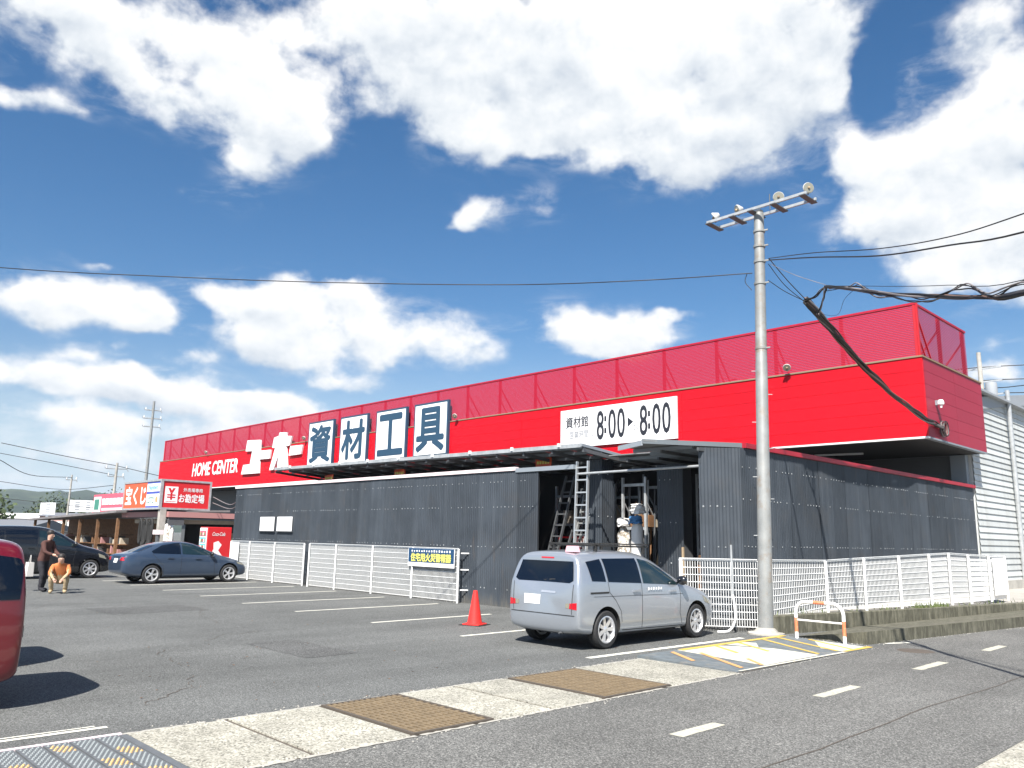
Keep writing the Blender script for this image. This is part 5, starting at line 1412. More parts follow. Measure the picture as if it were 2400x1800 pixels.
# ------------------------------------------------------------------ people
def person(name, label, base, J, edges, rad, zones, rz=0.0, head=None, hair=True):
    """one continuous skinned figure; J joints, zones = [(material, test(point))]"""
    t = thing(name, label, 'person', base, rz)
    names = list(J); idx = {k: i for i, k in enumerate(names)}
    me = bpy.data.meshes.new('sk'); me.from_pydata([J[k] for k in names], [(idx[a], idx[b]) for a, b in edges], [])
    o = bpy.data.objects.new('tmp', me); COL.objects.link(o)
    s = o.modifiers.new('skin', 'SKIN'); s.use_smooth_shade = True
    lay = me.skin_vertices[0].data if me.skin_vertices else None
    if lay is None:
        bpy.context.view_layer.update(); lay = me.skin_vertices[0].data
    for k in names:
        lay[idx[k]].radius = (rad[k], rad[k]); lay[idx[k]].use_root = (k == 'pelvis')
    u = o.modifiers.new('sub', 'SUBSURF'); u.levels = 2; u.render_levels = 2
    dg = bpy.context.evaluated_depsgraph_get()
    bod = bpy.data.meshes.new_from_object(o.evaluated_get(dg)); bpy.data.objects.remove(o)
    bod.materials.clear()
    ml = [z[0] for z in zones]
    for m_ in ml: bod.materials.append(MATS[m_])
    for p in bod.polygons:
        for i, (m_, test) in enumerate(zones):
            if test(p.center): p.material_index = i; break
    from mathutils import noise as mn_
    skinv = set(v for p in bod.polygons if ml[p.material_index] == 'skin' for v in p.vertices)
    for v in bod.vertices:
        if v.index in skinv: continue
        q = v.co; n_ = mn_.noise(Vector((q.x * 9, q.y * 9, q.z * 16))) * .012 + mn_.noise(Vector((q.x * 22, q.y * 22, q.z * 30))) * .006
        v.co = q + v.normal * (n_ + .008)
    Mx = wm(t)
    obj('body', bod, t, Mx)
    h = Vector(J['head'])
    if hair:
        m = MB(); m.lathe([(.092, -.02), (.10, .03), (.085, .085), (.045, .115), (0, .122)], 16, Matrix.Translation(h + Vector((-.028, 0, .045)))); obj('hair', m.mesh('hair', 'hair', 60), t, Mx)
    m = MB()
    for sg in (-1, 1): m.lathe([(0, .008), (.011, 0), (0, -.008)], 8, Matrix.Translation(h + Vector((.083, sg * .032, .012))) @ Matrix.Rotation(pi / 2, 4, 'Y'))
    obj('eyes', m.mesh('eyes', 'hair', 60), t, Mx)
    m = MB(); m.add([h + Vector(q) for q in ((.085, -.014, -.03), (.085, .014, -.03), (.115, 0, -.028), (.09, 0, .012))], [(0, 1, 2), (1, 3, 2), (0, 2, 3), (0, 3, 1)]); obj('nose', m.mesh('nose', 'skin'), t, Mx)
    # hands: palm and five fingers
    for sd in ('l', 'r'):
        w = Vector(J['wrist_' + sd]); e = Vector(J['elbow_' + sd]); d = (w - e).normalized(); a = d.cross(Vector((0, 0, 1))); a = a.normalized() if a.length > .1 else Vector((1, 0, 0)); b = d.cross(a)
        m = MB(); m.tube([w - d * .01, w + d * .04, w + d * .085], [.024, .036, .034], 8)
        for i, ln in enumerate((.07, .08, .075, .06)):
            q = w + d * .08 + a * (-.028 + i * .019); m.tube([q, q + d * ln * .5 + b * .006, q + d * ln * .85 + b * .03], [.009, .008, .006], 6)
        q = w + d * .03 + a * -.03; m.tube([q, q + d * .03 - a * .025, q + d * .06 - a * .03 + b * .01], [.011, .009, .007], 6)
        obj('hand', m.mesh('hand', 'skin', 60), t, Mx)
    return t


# standing figure, leaning a little forward
J = dict(pelvis=(0, 0, .93), waist=(.03, 0, 1.08), chest=(.09, 0, 1.30), neck=(.13, 0, 1.45), head=(.17, 0, 1.60), crown=(.17, 0, 1.68),
         hip_l=(0, .09, .88), knee_l=(.05, .10, .48), ankle_l=(-.02, .10, .08), toe_l=(.15, .11, .04), hip_r=(0, -.09, .88), knee_r=(.12, -.10, .48), ankle_r=(.10, -.10, .08), toe_r=(.27, -.11, .04),
         sh_l=(.09, .18, 1.38), elbow_l=(.20, .22, 1.12), wrist_l=(.40, .15, 1.05), sh_r=(.09, -.18, 1.38), elbow_r=(.22, -.22, 1.12), wrist_r=(.42, -.14, 1.06))
E_ = [('pelvis', 'waist'), ('waist', 'chest'), ('chest', 'neck'), ('neck', 'head'), ('head', 'crown'), ('pelvis', 'hip_l'), ('hip_l', 'knee_l'), ('knee_l', 'ankle_l'), ('ankle_l', 'toe_l'), ('pelvis', 'hip_r'), ('hip_r', 'knee_r'), ('knee_r', 'ankle_r'), ('ankle_r', 'toe_r'),
      ('chest', 'sh_l'), ('sh_l', 'elbow_l'), ('elbow_l', 'wrist_l'), ('chest', 'sh_r'), ('sh_r', 'elbow_r'), ('elbow_r', 'wrist_r')]
RD = dict(pelvis=.15, waist=.135, chest=.155, neck=.058, head=.098, crown=.07, hip_l=.10, knee_l=.07, ankle_l=.05, toe_l=.04, hip_r=.10, knee_r=.07, ankle_r=.05, toe_r=.04, sh_l=.07, elbow_l=.05, wrist_l=.03, sh_r=.07, elbow_r=.05, wrist_r=.03)
person('person', 'person in a dark brown jacket and black trousers standing by the black minivan', (-26.6, 6.75, 0), J, E_, RD,
       [('skin', lambda c: c.z > 1.475), ('coat_dark', lambda c: c.z > .86), ('trousers_dark', lambda c: True)], rz=radians(35))
J2 = dict(pelvis=(-.08, 0, .34), waist=(.0, 0, .50), chest=(.14, 0, .68), neck=(.22, 0, .82), head=(.28, 0, .95), crown=(.29, 0, 1.02),
          hip_l=(-.04, .11, .34), knee_l=(.34, .20, .46), ankle_l=(.14, .17, .07), toe_l=(.30, .19, .04), hip_r=(-.04, -.11, .34), knee_r=(.34, -.20, .46), ankle_r=(.14, -.17, .07), toe_r=(.30, -.19, .04),
          sh_l=(.14, .19, .74), elbow_l=(.34, .24, .56), wrist_l=(.50, .12, .42), sh_r=(.14, -.19, .74), elbow_r=(.34, -.24, .56), wrist_r=(.50, -.12, .42))
person('person', 'person in an orange top and tan trousers crouching beside the standing one', (-25.85, 7.05, 0), J2, E_, RD,
       [('skin', lambda c: c.z > .845), ('top_salmon', lambda c: c.z > .50 and c.x < .30 or (abs(c.y) > .22 and c.z > .47)), ('trousers_tan', lambda c: True)], rz=radians(-20))
t = thing('shopping_bag', 'pale shopping bag held low beside the standing person', 'bag', (-26.95, 6.5, 0))
m = MB(); m.add([(-27.1, 6.42, .42), (-26.82, 6.42, .42), (-26.82, 6.60, .42), (-27.1, 6.60, .42), (-27.13, 6.44, .82), (-26.79, 6.44, .82), (-26.79, 6.58, .82), (-27.13, 6.58, .82)], [(0, 3, 2, 1), (0, 1, 5, 4), (1, 2, 6, 5), (2, 3, 7, 6), (3, 0, 4, 7)]); m.build('sack', 'white_cloth', t)
m = MB(); m.tube(smooth_pts([(-27.05, 6.5, .82), (-26.96, 6.51, 1.02), (-26.87, 6.5, .82)]), .008, 6); m.build('handle', 'white_cloth', t)

# ------------------------------------------------------------------ kiosk, sign box and vending machine on the left
XS0, XS1, YS0, YS1, ZS0, ZS1 = -47.4, -42.0, 15.65, 18.28, 2.88, 4.42
ks = thing('sign_box', 'box sign on the kiosk roof, red checkout face and orange lottery face', 'sign', (-44.7, 17, 2.88))
m = MB(); m.box(XS0 + .02, XS1 - .03, YS0 + .03, YS1 - .02, ZS0 + .02, ZS1 - .02); m.build('cabinet', 'grey_trim', ks)
for (a, b, c, d, e, f) in [(XS1 - .1, XS1 + .03, YS0 - .03, YS0 + .1, ZS0, ZS1), (XS1 - .1, XS1 + .03, YS1 - .1, YS1, ZS0, ZS1), (XS1 - .09, XS1 + .029, YS0 + .1, YS1 - .1, ZS1 - .1, ZS1), (XS1 - .09, XS1 + .029, YS0 + .1, YS1 - .1, ZS0, ZS0 + .1),
                           (XS0, XS0 + .1, YS0 - .03, YS0 + .1, ZS0, ZS1), (XS0 + .1, XS1 - .1, YS0 - .029, YS0 + .1, ZS1 - .1, ZS1), (XS0 + .1, XS1 - .1, YS0 - .029, YS0 + .1, ZS0, ZS0 + .1)]:
    m = MB(); m.box(a, b, c, d, e, f); m.build('frame_bar', 'galvanised', ks)
m = MB(); m.box(XS1 - .03, XS1 - .01, YS0 + .1, YS1 - .1, ZS0 + .1, ZS1 - .1); m.build('red_face', 'sign_red', ks)
U, V_ = (0, 1, 0), (0, 0, 1); x_ = XS1 - .01
m = MB(); m.prism([(15.86, 3.22), (16.52, 3.22), (16.52, 4.06), (15.86, 4.06)], (x_, 0, 0), U, V_, .01); m.build('yen_field', 'white_board', ks)
m = MB()
for pts in ([(16.0, 3.98), (16.12, 3.98), (16.22, 3.80), (16.14, 3.72)], [(16.38, 3.98), (16.26, 3.98), (16.16, 3.80), (16.24, 3.72)], [(16.14, 3.75), (16.24, 3.75), (16.24, 3.38), (16.14, 3.38)], [(15.98, 3.66), (16.40, 3.66), (16.40, 3.60), (15.98, 3.60)], [(15.98, 3.54), (16.40, 3.54), (16.40, 3.48), (15.98, 3.48)]):
    m.prism(pts, (x_ + .011 + .001 * len(m.v) / 8, 0, 0), U, V_, .002)
m.build('yen_mark', 'sign_red', ks)
m = MB()
for k in range(7): m.prism([(15.93 + k * .075, 3.27), (15.98 + k * .075, 3.27), (15.98 + k * .075, 3.31), (15.93 + k * .075, 3.31)], (x_ + .011, 0, 0), U, V_, .002)
m.build('small_print', 'sign_red', ks)
text_obj('lettering', 'お勘定場', (1.33, .44), (16.62 * 0 + x_, 16.60, 3.26), U, V_, 'white_board', ks, bold=.02, lift=.006)
text_obj('lettering', '外売場専用', (1.0, .20), (x_, 16.80, 3.82), U, V_, 'white_board', ks, bold=.008, lift=.006)
m = MB(); m.box(XS0 + .1, -43.98, YS0 + .005, YS0 + .03, ZS0 + .1, ZS1 - .1); m.build('orange_face', 'sign_orange', ks)
m = MB(); m.box(-43.97, XS1 - .1, YS0 + .005, YS0 + .03, ZS0 + .1, ZS1 - .1); m.build('blue_face', 'sign_blue', ks)
text_obj('lettering', '宝くじ', (3.0, .95), (-47.05, YS0 + .004, 3.18), (1, 0, 0), (0, 0, 1), 'white_board', ks, bold=.035, lift=.006)
m = MB(); m.box(-43.93, -42.14, YS0 - .006, YS0 + .004, 3.80, 4.22); m.build('white_field', 'white_board', ks)
m = MB(); m.box(-43.93, -42.14, YS0 - .006, YS0 + .004, 3.06, 3.68); m.build('white_field', 'white_board', ks)
text_obj('lettering', 'Numbers', (1.3, .25), (-43.7, YS0 - .007, 3.90), (1, 0, 0), (0, 0, 1), 'sign_cyan', ks, bold=.01, lift=.004)
text_obj('lettering', 'LOTO', (.95, .32), (-43.8, YS0 - .007, 3.20), (1, 0, 0), (0, 0, 1), 'sign_green', ks, bold=.015, lift=.004)
m = MB(); m.lathe([(.17, 0), (.15, .006), (0, .008)], 20, Matrix.Translation((-42.5, YS0 - .008, 3.38)) @ Matrix.Rotation(pi / 2, 4, 'X')); m.build('ball_mark', 'stud_orange', ks)

kk = thing('kiosk', 'low dark kiosk stall with a flat awning under the box sign', 'kiosk', (-45, 19, 0))
m = MB(); m.box(-48.5, -41.8, 16.1, 24.5, 2.56, 2.72); m.build('awning', 'awning', kk)
m = MB(); m.box(-41.8, -41.74, 16.05, 24.55, 2.50, 2.78); m.build('awning_edge', 'awning_trim', kk)
m = MB(); m.box(-48.5, -41.8, 16.03, 16.09, 2.50, 2.78); m.build('awning_edge', 'awning_trim', kk)
m = MB(); m.box(-48, -42.4, 16.6, 24.3, 2.2, 2.40); m.build('valance', 'beige_paint', kk)
m = MB(); m.box(-42.25, -41.95, 15.7, 16.0, 0, 2.88); m.build('pillar', 'bare_concrete', kk)
m = MB(); m.box(-48, -42.6, 19.5, 24.4, 0, 2.2); m.build('inner_wall', 'dark_interior', kk)
m = MB(); m.box(-47.5, -42.5, 17.0, 17.6, 0, 1.05); m.build('counter', 'beige_paint', kk)
m = MB(); m.box(-42.6, -42.2, 19.6, 21.2, .2, 1.75); m.build('poster_panel', 'pale_wood', kk)
m = MB(); m.box(-43.2, -42.4, 21.0, 22.4, 2.7, 3.6); m.build('window_unit', 'grey_trim', kk)
m = MB(); m.box(-42.39, -42.38, 21.15, 22.25, 2.85, 3.45); m.build('pane', 'tinted_glass', kk)
m = MB(); m.box(-42.1, -41.8, 16.1, 16.9, 2.1, 2.56); m.build('meter_box', 'dark_steel', kk)
for i in range(7):
    y = 15.0 - .22 * i; x = -43.0 - .25 * i
    t = thing('hanging_hose', ['nearest the pillar', 'second from the pillar', 'third from the pillar', 'fourth from the pillar', 'fifth from the pillar', 'sixth from the pillar', 'farthest from the pillar'][i] + ' of the black hoses hanging at the kiosk', 'hose', (x, 15.75, 1.6), group='black hoses hanging by the kiosk')
    m = MB(); q = []
    for k in range(17):
        a = 2 * pi * k / 16; q.append((x + cos(a) * .17, 15.72 + .03 * (i % 3), 1.75 - .08 * (i % 3) + sin(a) * .62))
    m.tube(q, .07, 8, caps=False); m.build('coil', 'black_rubber', t, smooth=60)
for i in range(3):
    x = -41.7 + .35 * i
    t = thing('hanging_pack', ['leftmost', 'second from the left', 'third from the left', 'fourth from the left', 'fifth from the left', 'sixth from the left', 'seventh from the left'][i] + ' of the pale packs hanging right of the kiosk pillar', 'pack', (x, 15.9, 1.5), group='pale packs hanging by the kiosk pillar')
    lumpy('pack', 'wrap' if i % 2 else 'white_cloth', t, (x, 16.0), .3, .2, 1.3 - .2 * i, 2.15 - .1 * i, 30 + i)
t = thing('product_box', 'small white and pink box on top of a stand behind the blue grey sedan', 'box', (-41.0, 15.4, 1.3))
m = MB(); m.box(-41.6, -40.7, 15.3, 15.5, 1.62, 1.84); m.build('carton', 'pink_white', t); m = MB(); m.box(-41.3, -41.0, 15.35, 15.45, 0, 1.62); m.build('stand', 'dark_steel', t)
# awning wing to the left with its signboard
kw = thing('stall_awning', 'long grey stall awning with brown timber front left of the box sign', 'awning', (-56, 17, 0))
m = MB(); m.add([(-66, 15.4, 2.35), (-47.6, 15.4, 2.75), (-47.6, 22, 3.0), (-66, 22, 2.6), (-66, 15.4, 2.47), (-47.6, 15.4, 2.87), (-47.6, 22, 3.12), (-66, 22, 2.72)], [(0, 3, 2, 1), (4, 5, 6, 7), (0, 1, 5, 4), (1, 2, 6, 5), (2, 3, 7, 6), (3, 0, 4, 7)]); m.build('roof', 'awning', kw)
m = MB(); m.box(-65.5, -47.8, 18.0, 18.2, 0, 2.5); m.build('back_wall', 'brown_wood', kw)
for i in range(6):
    m = MB(); m.box(-65 + i * 3.4, -64.85 + i * 3.4, 15.6, 15.75, 0, 2.45); m.build('post', 'brown_wood', kw)
for i in range(5):
    x = -63.5 + i * 3.3
    t = thing('display_shelf', ['leftmost', 'second from the left', 'third from the left', 'fourth from the left', 'fifth from the left', 'sixth from the left', 'seventh from the left'][i] + ' of the timber display shelves under the stall awning', 'shelf', (x, 16.6, 0), group='display shelves under the stall awning')
    for z in (.4, .95, 1.5): m = MB(); m.box(x - 1.2, x + 1.2, 16.3, 17.0, z, z + .05); m.build('board', 'brown_wood', t)
    for k in range(8):
        m = MB(); m.box(x - 1.1 + k * .28, x - .9 + k * .28, 16.35, 16.8, (.45, 1.0)[k % 2], (.45, 1.0)[k % 2] + .25 + .1 * (k % 3)); m.build('packet', ['brown_wood', 'dark_steel', 'awning_trim', 'beige_paint'][(k + i) % 4], t)
jb = thing('roof_signboard', 'faded red signboard with a framed picture on the stall awning', 'sign', (-53, 17.0, 2.9))
m = MB(); m.box(-56.4, -49.0, 16.8, 16.95, 2.75, 4.0); m.build('board', 'sign_pink', jb)
m = MB(); m.box(-56.2, -54.9, 16.77, 16.80, 2.9, 3.85); m.build('picture_frame', 'white_board', jb)
m = MB(); m.box(-56.0, -55.15, 16.75, 16.77, 3.05, 3.7); m.build('picture', 'sign_green', jb)
m = MB()
for k in range(8): m.box(-54.6 + k * .66, -54.12 + k * .66, 16.77, 16.80, 3.32, 3.72)
m.box(-54.6, -49.5, 16.775, 16.80, 2.98, 3.12); m.build('print', 'white_board', jb)

vm = thing('vending_machine', 'red drinks vending machine standing between the kiosk and the grey wall', 'vending machine', (-37.6, 16.5, 0))
X0, X1, Y0, Y1 = -38.0, -37.15, 16.15, 17.35
m = MB(); m.box(X0 - .02, X1 + .02, Y0, Y1 + .02, 0, .15); m.build('plinth', 'bare_concrete', vm)
m = MB(); m.box(X0, X1, Y0 + .03, Y1, .15, 2.02); m.build('cabinet', 'sign_red', vm, bevel=.02)
text_obj('lettering', 'Coca-Cola', (.62, .17), (X1, Y0 + .26, 1.62), U, V_, 'white_board', vm, bold=.01, shear=.35, lift=.006)
m = MB(); m.prism([(16.35, .25), (16.9, .25), (16.95, .7), (16.75, .95), (16.9, 1.2), (16.72, 1.38), (16.5, 1.3), (16.52, 1.0), (16.36, .7)], (X1 + .001, 0, 0), U, V_, .004); m.build('white_panel_shape', 'white_board', vm)
m = MB(); m.box(X0 + .05, X1 - .05, Y0, Y0 + .03, .25, 1.98); m.build('front', 'white_board', vm)
for r in range(3):
    m = MB(); m.box(X0 + .1, X1 - .1, Y0 - .012, Y0, 1.0 + r * .3, 1.24 + r * .3); m.build('display_row', 'sign_cyan' if r != 2 else 'sign_pink', vm)
    for k in range(6):
        m = MB(); m.box(X0 + .13 + k * .1, X0 + .19 + k * .1, Y0 - .03, Y0 - .012, 1.03 + r * .3, 1.17 + r * .3); m.build('can', ['sign_red', 'white_board', 'stud_orange', 'sign_green'][(k + r) % 4], vm)
m = MB(); m.box(X0 + .2, X1 - .2, Y0 - .01, Y0, .35, .55); m.build('dispensing_flap', 'black_rubber', vm)

# ------------------------------------------------------------------ far town, poles, hills
def house(label, c, w, d, h, wall, roof, rz, rh=1.2, group='distant town buildings'):
    t = thing('town_building', label, 'building', (c[0], c[1], 0), rz, group=group); Mx = wm(t)
    def P(nm, mb, m_): return obj(nm, mb.mesh(nm, m_), t, Mx)
    m = MB(); m.box(-w / 2, w / 2, -d / 2, d / 2, 0, h); P('wall', m, wall)
    m = MB(); e = .4
    m.add([(-w / 2 - e, -d / 2 - e, h), (w / 2 + e, -d / 2 - e, h), (w / 2 + e, d / 2 + e, h), (-w / 2 - e, d / 2 + e, h), (-w / 2 - e, 0, h + rh), (w / 2 + e, 0, h + rh)], [(0, 1, 5, 4), (2, 3, 4, 5), (0, 4, 3), (1, 2, 5), (0, 3, 2, 1)]); P('roof', m, roof)
    for k in range(int(w // 3)):
        x = -w / 2 + 1.2 + k * 3
        for sy in (-1, 1):
            m = MB(); m.box(x, x + 1.2, sy * d / 2 - .04, sy * d / 2 + .04, h * .45, h * .45 + 1.1); P('window', m, 'tinted_glass')
    return t


def az_pos(az_, dist):
    """point at a bearing measured from the street's diagonal"""
    d = Vector((-sin(YAW), cos(YAW))) * cos(az_) + Vector((cos(YAW), sin(YAW))) * sin(az_)
    return d * dist


for lab, a_, dist, w, d, h, wl, rf, rz, rh in [
    ('long low building with a white sheet roof, far left on the skyline', -.552, 150, 26, 14, 3.2, 'house_white', 'house_white', .9, .9),
    ('white roofed shed below the skyline signs at the far left', -.535, 120, 16, 10, 1.9, 'house_white', 'house_white', .9, .8),
    ('grey roofed house at the far left edge of the town', -.57, 95, 12, 9, 1.6, 'house_white', 'house_roof', .75, 1.0),
    ('pinkish shop with two white roof signs in the distance', -.485, 140, 9, 8, 3.6, 'house_pink', 'house_roof', .9, .6),
    ('small white shed beside the faded red signboard', -.432, 125, 8, 7, 3.6, 'house_white', 'house_white', .9, .8),
    ('grey house behind the tall white sign', -.462, 170, 14, 9, 3.2, 'house_white', 'house_roof', .7, 1.5),
    ('dark roofed house between the skyline poles', -.505, 170, 14, 9, 2.6, 'beige_paint', 'house_roof', .8, 1.6)]:
    p = az_pos(a_, dist); house(lab, p, w, d, h, wl, rf, rz, rh)
for lab, a_, dist, w, h0, h1 in [('tall white upright shop sign on the skyline', -.4565, 110, 1.6, 2.4, 5.5), ('square white sign with a dark emblem above the white roofs', -.5195, 120, 1.7, 3.6, 5.1), ('left of the two white signs on the pinkish shop', -.492, 135, 2.2, 4.3, 6.0), ('right of the two white signs on the pinkish shop', -.4815, 135, 1.9, 4.3, 6.0)]:
    p = az_pos(a_, dist); t = thing('skyline_sign', lab, 'sign', (p.x, p.y, 0), radians(46) - a_ , group='white signs on the far skyline'); Mx = wm(t)
    m = MB(); m.box(-w / 2, w / 2, -.1, .1, h0, h1); obj('board', m.mesh('board', 'white_board'), t, Mx)
    m = MB(); m.box(-.15, .15, -.09, .09, 0, h0); obj('post', m.mesh('post', 'grey_trim'), t, Mx)
    m = MB()
    for k in range(4):
        z = h0 + (h1 - h0) * (.16 + .2 * k); m.box(-w * .14, w * .14, -.125, -.11, z, z + (h1 - h0) * .1)
    obj('print', m.mesh('print', 'grey_print'), t, Mx)


def util_pole(label, a_, dist, h, r, arms, group=None, m_='bare_concrete', name='utility_pole', lean=0.0):
    p = az_pos(a_, dist); t = thing(name, label, 'utility pole', (p.x, p.y, 0), radians(46) - a_, group=group); Mx = wm(t)
    m = MB(); m.tube([(0, 0, 0), (lean, 0, h)], [r, r * .6], 12); obj('shaft', m.mesh('shaft', m_, 60), t, Mx)
    for (z, L) in arms:
        x0 = lean * z / h
        m = MB(); m.tube([(x0 - L, 0, z + .15), (x0 - L * .9, 0, z), (x0 + L * .9, 0, z), (x0 + L, 0, z - .25)], .06 + .03 * (r > .2), 6); obj('cross_arm', m.mesh('cross_arm', 'galvanised', 60), t, Mx)
        for s in (-.85, .85):
            m = MB(); m.lathe([(.05, 0), (.09, .1), (.05, .2), (.08, .3), (0, .32)], 8, Matrix.Translation((x0 + L * s, 0, z + .05))); obj('insulator', m.mesh('insulator', 'white_paint', 60), t, Mx)
    return t


util_pole('tall pale steel monopole with three cross arms left of the store', -.4265, 115, 18.7, .24, [(15.3, 1.1), (16.4, 1.2), (17.5, 1.05)], m_='pole_steel', name='transmission_pole', lean=0.0)
util_pole('concrete utility pole left of the box sign', -.4575, 92, 8.6, .19, [(8.0, 1.1), (7.2, .8)], 'utility poles in the far town')
util_pole('thin utility pole standing before the hills', -.5005, 110, 8.2, .15, [(7.6, .6)], 'utility poles in the far town')
util_pole('short utility pole just left of the faded red signboard', -.4405, 130, 6.2, .12, [(5.8, .4)], 'utility poles in the far town')
for i, (pts, lab) in enumerate([([(-.57, 92, 9.9), (-.51, 92, 9.0), (-.4575, 92, 8.3)], 'top wire from the left edge to the concrete utility pole'), ([(-.4575, 92, 8.3), (-.42, 92, 7.6), (-.40, 93, 7.3)], 'wire from the concrete utility pole towards the store'),
                                ([(-.57, 95, 8.5), (-.54, 100, 7.4), (-.5005, 110, 7.9)], 'sagging wire from the left edge to the thin pole'), ([(-.57, 100, 6.6), (-.51, 100, 6.0), (-.4575, 92, 6.3)], 'low wire across the front of the hills'),
                                ([(-.57, 100, 4.9), (-.51, 100, 4.4), (-.44, 100, 3.9)], 'lowest wire across the front of the hills'), ([(-.57, 92, 8.9), (-.51, 92, 8.1), (-.4575, 92, 7.3)], 'second wire from the left edge to the concrete utility pole')]):
    q = []
    for a_, dist, z in pts: p = az_pos(a_, dist); q.append((p.x, p.y, z))
    cable('town_wire', lab, q, .035 if i < 3 else .03, 'cable_black', 'wires over the far town')

RIDGE = [(-1.2, .030), (-.95, .036), (-.75, .042), (-.65, .038), (-.5652, .0394), (-.5487, .0407), (-.5293, .0387), (-.51, .0406), (-.501, .0395), (-.4834, .0428), (-.4717, .0398), (-.4602, .0397), (-.4455, .0321), (-.4307, .026), (-.40, .028), (-.3, .034), (-.1, .038), (.1, .03), (.35, .034), (.6, .03), (.9, .026)]
def ridge(a_):
    for (a0, e0), (a1, e1) in zip(RIDGE, RIDGE[1:]):
        if a0 <= a_ <= a1: return e0 + (e1 - e0) * (a_ - a0) / (a1 - a0)
    return .03
from mathutils import noise as mn
m = MB(); vs = []; fs = []; NA, ND = 420, 16
for i in range(NA + 1):
    a_ = -1.2 + 2.1 * i / NA
    for j in range(ND + 1):
        f = j / ND; dist = 1150 + 750 * f
        p = az_pos(a_, dist)
        z = (1900 * math.tan(ridge(a_)) + 1.8) * (f ** .85) * (1 - .0)
        z += (mn.noise(Vector((p.x * .006, p.y * .006, 0))) * 16 + mn.noise(Vector((p.x * .03, p.y * .03, 3))) * 5) * sin(pi * min(1, f * 1.0)) * f
        z += mn.noise(Vector((p.x * .12, p.y * .12, 5))) * 2.2 * (f > 0)
        vs.append((p.x, p.y, max(z, -.5 if j == 0 else .2)))
for i in range(NA):
    for j in range(ND):
        a = i * (ND + 1) + j; fs.append((a, a + ND + 1, a + ND + 2, a + 1))
m.add(vs, fs)
struct('hills', m, 'hill_forest', smooth=60)


def tree(label, c, h, cw, seed, group):
    rr = random.Random(seed); t = thing('tree', label, 'tree', (c[0], c[1], 0), group=group)
    m = MB(); m.tube([(c[0], c[1], 0), (c[0] + .1, c[1], h * .35), (c[0], c[1] + .1, h * .8)], [.22, .16, .05], 8)
    for k in range(5):
        a = rr.uniform(0, 6.28); m.tube([(c[0], c[1], h * (.3 + .08 * k)), (c[0] + cos(a) * cw * .3, c[1] + sin(a) * cw * .3, h * (.45 + .09 * k))], [.08, .02], 6)
    m.build('trunk', 'bark', t, smooth=60)
    m = MB(); cl = [(rr.uniform(-1, 1) * cw * .33, rr.uniform(-1, 1) * cw * .33, h * rr.uniform(.38, .92), rr.uniform(.2, .42) * cw) for _ in range(9)]
    for _ in range(900):
        x, y, z, r = rr.choice(cl); v = Vector((rr.gauss(0, 1), rr.gauss(0, 1), rr.gauss(0, 1))).normalized() * r * rr.uniform(.55, 1.0)
        p = Vector((c[0] + x, c[1] + y, z)) + v; p.z = max(p.z, h * .25); s = rr.uniform(.12, .3)
        a = Vector((rr.uniform(-1, 1), rr.uniform(-1, 1), rr.uniform(-1, 1))).normalized(); b = a.cross(Vector((rr.uniform(-1, 1), rr.uniform(-1, 1), rr.uniform(-1, 1)))).normalized()
        m.add([p - a * s, p + b * s, p + a * s, p - b * s], [(0, 1, 2, 3)])
    tag(m.build('crown', 'leaf', t), kind='stuff')


for i, (a_, dist, h, w, lab) in enumerate([(-.578, 105, 4.6, 6, 'dark green tree at the far left edge before the hills'), (-.523, 190, 6.5, 9, 'dark green tree behind the white roofs'), (-.468, 190, 8, 10, 'bushy tree behind the tall white skyline sign'), (-.449, 160, 6.5, 7, 'tree between the skyline sign and the faded red signboard'), (-.497, 200, 7, 10, 'low bushy tree behind the pinkish shop')]):
    p = az_pos(a_, dist); tree(lab, p, h, w, 50 + i, 'trees in the far town')
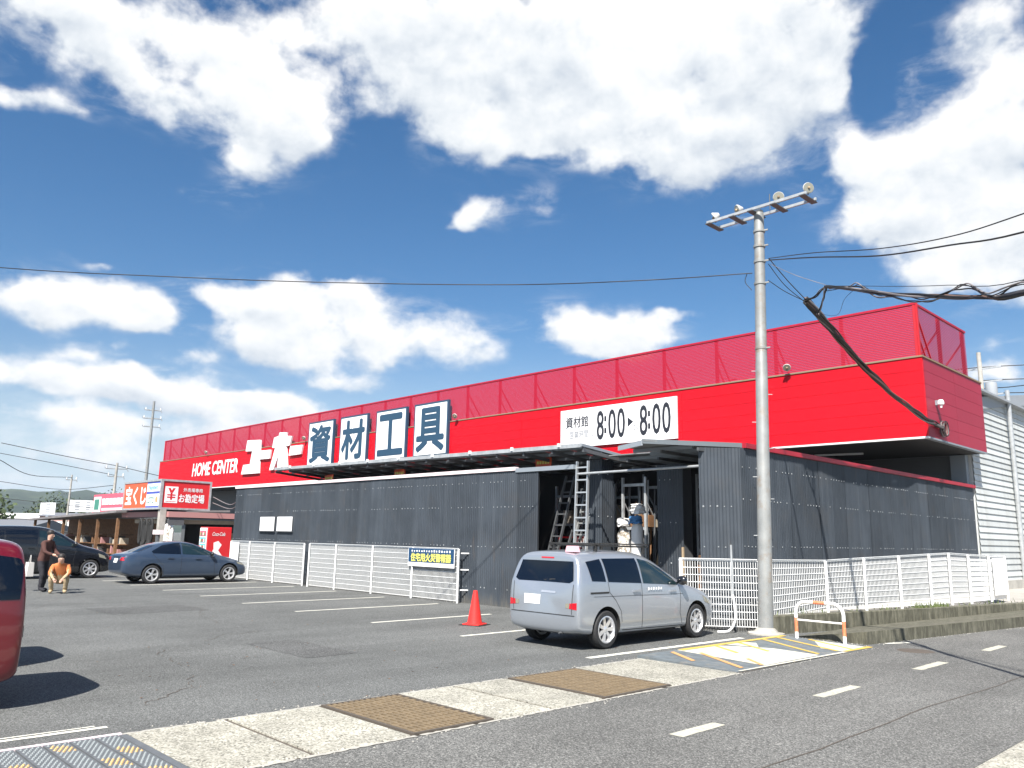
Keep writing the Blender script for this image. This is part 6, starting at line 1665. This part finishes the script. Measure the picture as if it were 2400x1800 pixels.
# utility gear above the warehouse roof
p = Vector((-14, 52))
t = thing('utility_pole', 'utility pole with wires rising behind the warehouse roof', 'utility pole', (p.x, p.y, 0))
m = MB(); m.tube([(p.x, p.y, 0), (p.x, p.y, 13.2)], [.2, .12], 12); m.build('shaft', 'bare_concrete', t, smooth=60)
for z in (12.2, 11.4, 10.6):
    m = MB(); m.bar((p.x - 1.1, p.y, z), (p.x + 1.1, p.y, z), .09); m.build('cross_arm', 'galvanised', t)
m = MB(); m.lathe([(.3, 0), (.32, .1), (.32, .8), (.3, .9), (0, .95)], 14, Matrix.Translation((p.x + .5, p.y, 10.4))); m.build('transformer', 'roof_grey', t, smooth=40)
for i, (z, dz_) in enumerate(((12.3, -.3), (11.5, -.5), (10.7, -.6), (11.0, 1.0))):
    cable('roof_wire', ['highest', 'second highest', 'third', 'lowest'][i] + ' wire running behind the warehouse roof', [(p.x - 14, p.y - 5, z + .3), (p.x - 5, p.y - 2, z + dz_), (p.x, p.y, z), (p.x + 9, p.y + 3, z + dz_ * .6), (p.x + 20, p.y + 8, z + .5)], .028, group='wires behind the warehouse')

# weeds at the foot of the fence
wd_ = MB(); rr = random.Random(9)
for _ in range(260):
    tt = rr.choice([rr.uniform(5.2, 6.6), rr.uniform(.1, 11)]); c = W0 + wd * tt + wn * rr.uniform(.05, .3); h = rr.uniform(.04, .16)
    a = rr.uniform(0, 6.28); s = Vector((cos(a), sin(a), 0)) * .012; l = Vector((rr.uniform(-.06, .06), rr.uniform(-.06, .06), h)); b = Vector((c.x, c.y, .36))
    wd_.add([b - s, b + s, b + l], [(0, 1, 2)])
tag(wd_.build('weeds', 'weed'), kind='stuff')

# ------------------------------------------------------------------ air
hz = bpy.data.materials.new('haze_air'); hz.use_nodes = True
hn = hz.node_tree; hn.nodes.clear()
pv_ = hn.nodes.new('ShaderNodeVolumePrincipled'); pv_.inputs['Color'].default_value = (0.80, 0.88, 1.0, 1); pv_.inputs['Density'].default_value = 0.00015
ho = hn.nodes.new('ShaderNodeOutputMaterial'); hn.links.new(pv_.outputs[0], ho.inputs['Volume'])
MATS['haze_air'] = hz
m = MB(); m.box(-4600, 800, -700, 3600, -1.0, 150.0)
tag(m.build('haze', 'haze_air'), kind='stuff')
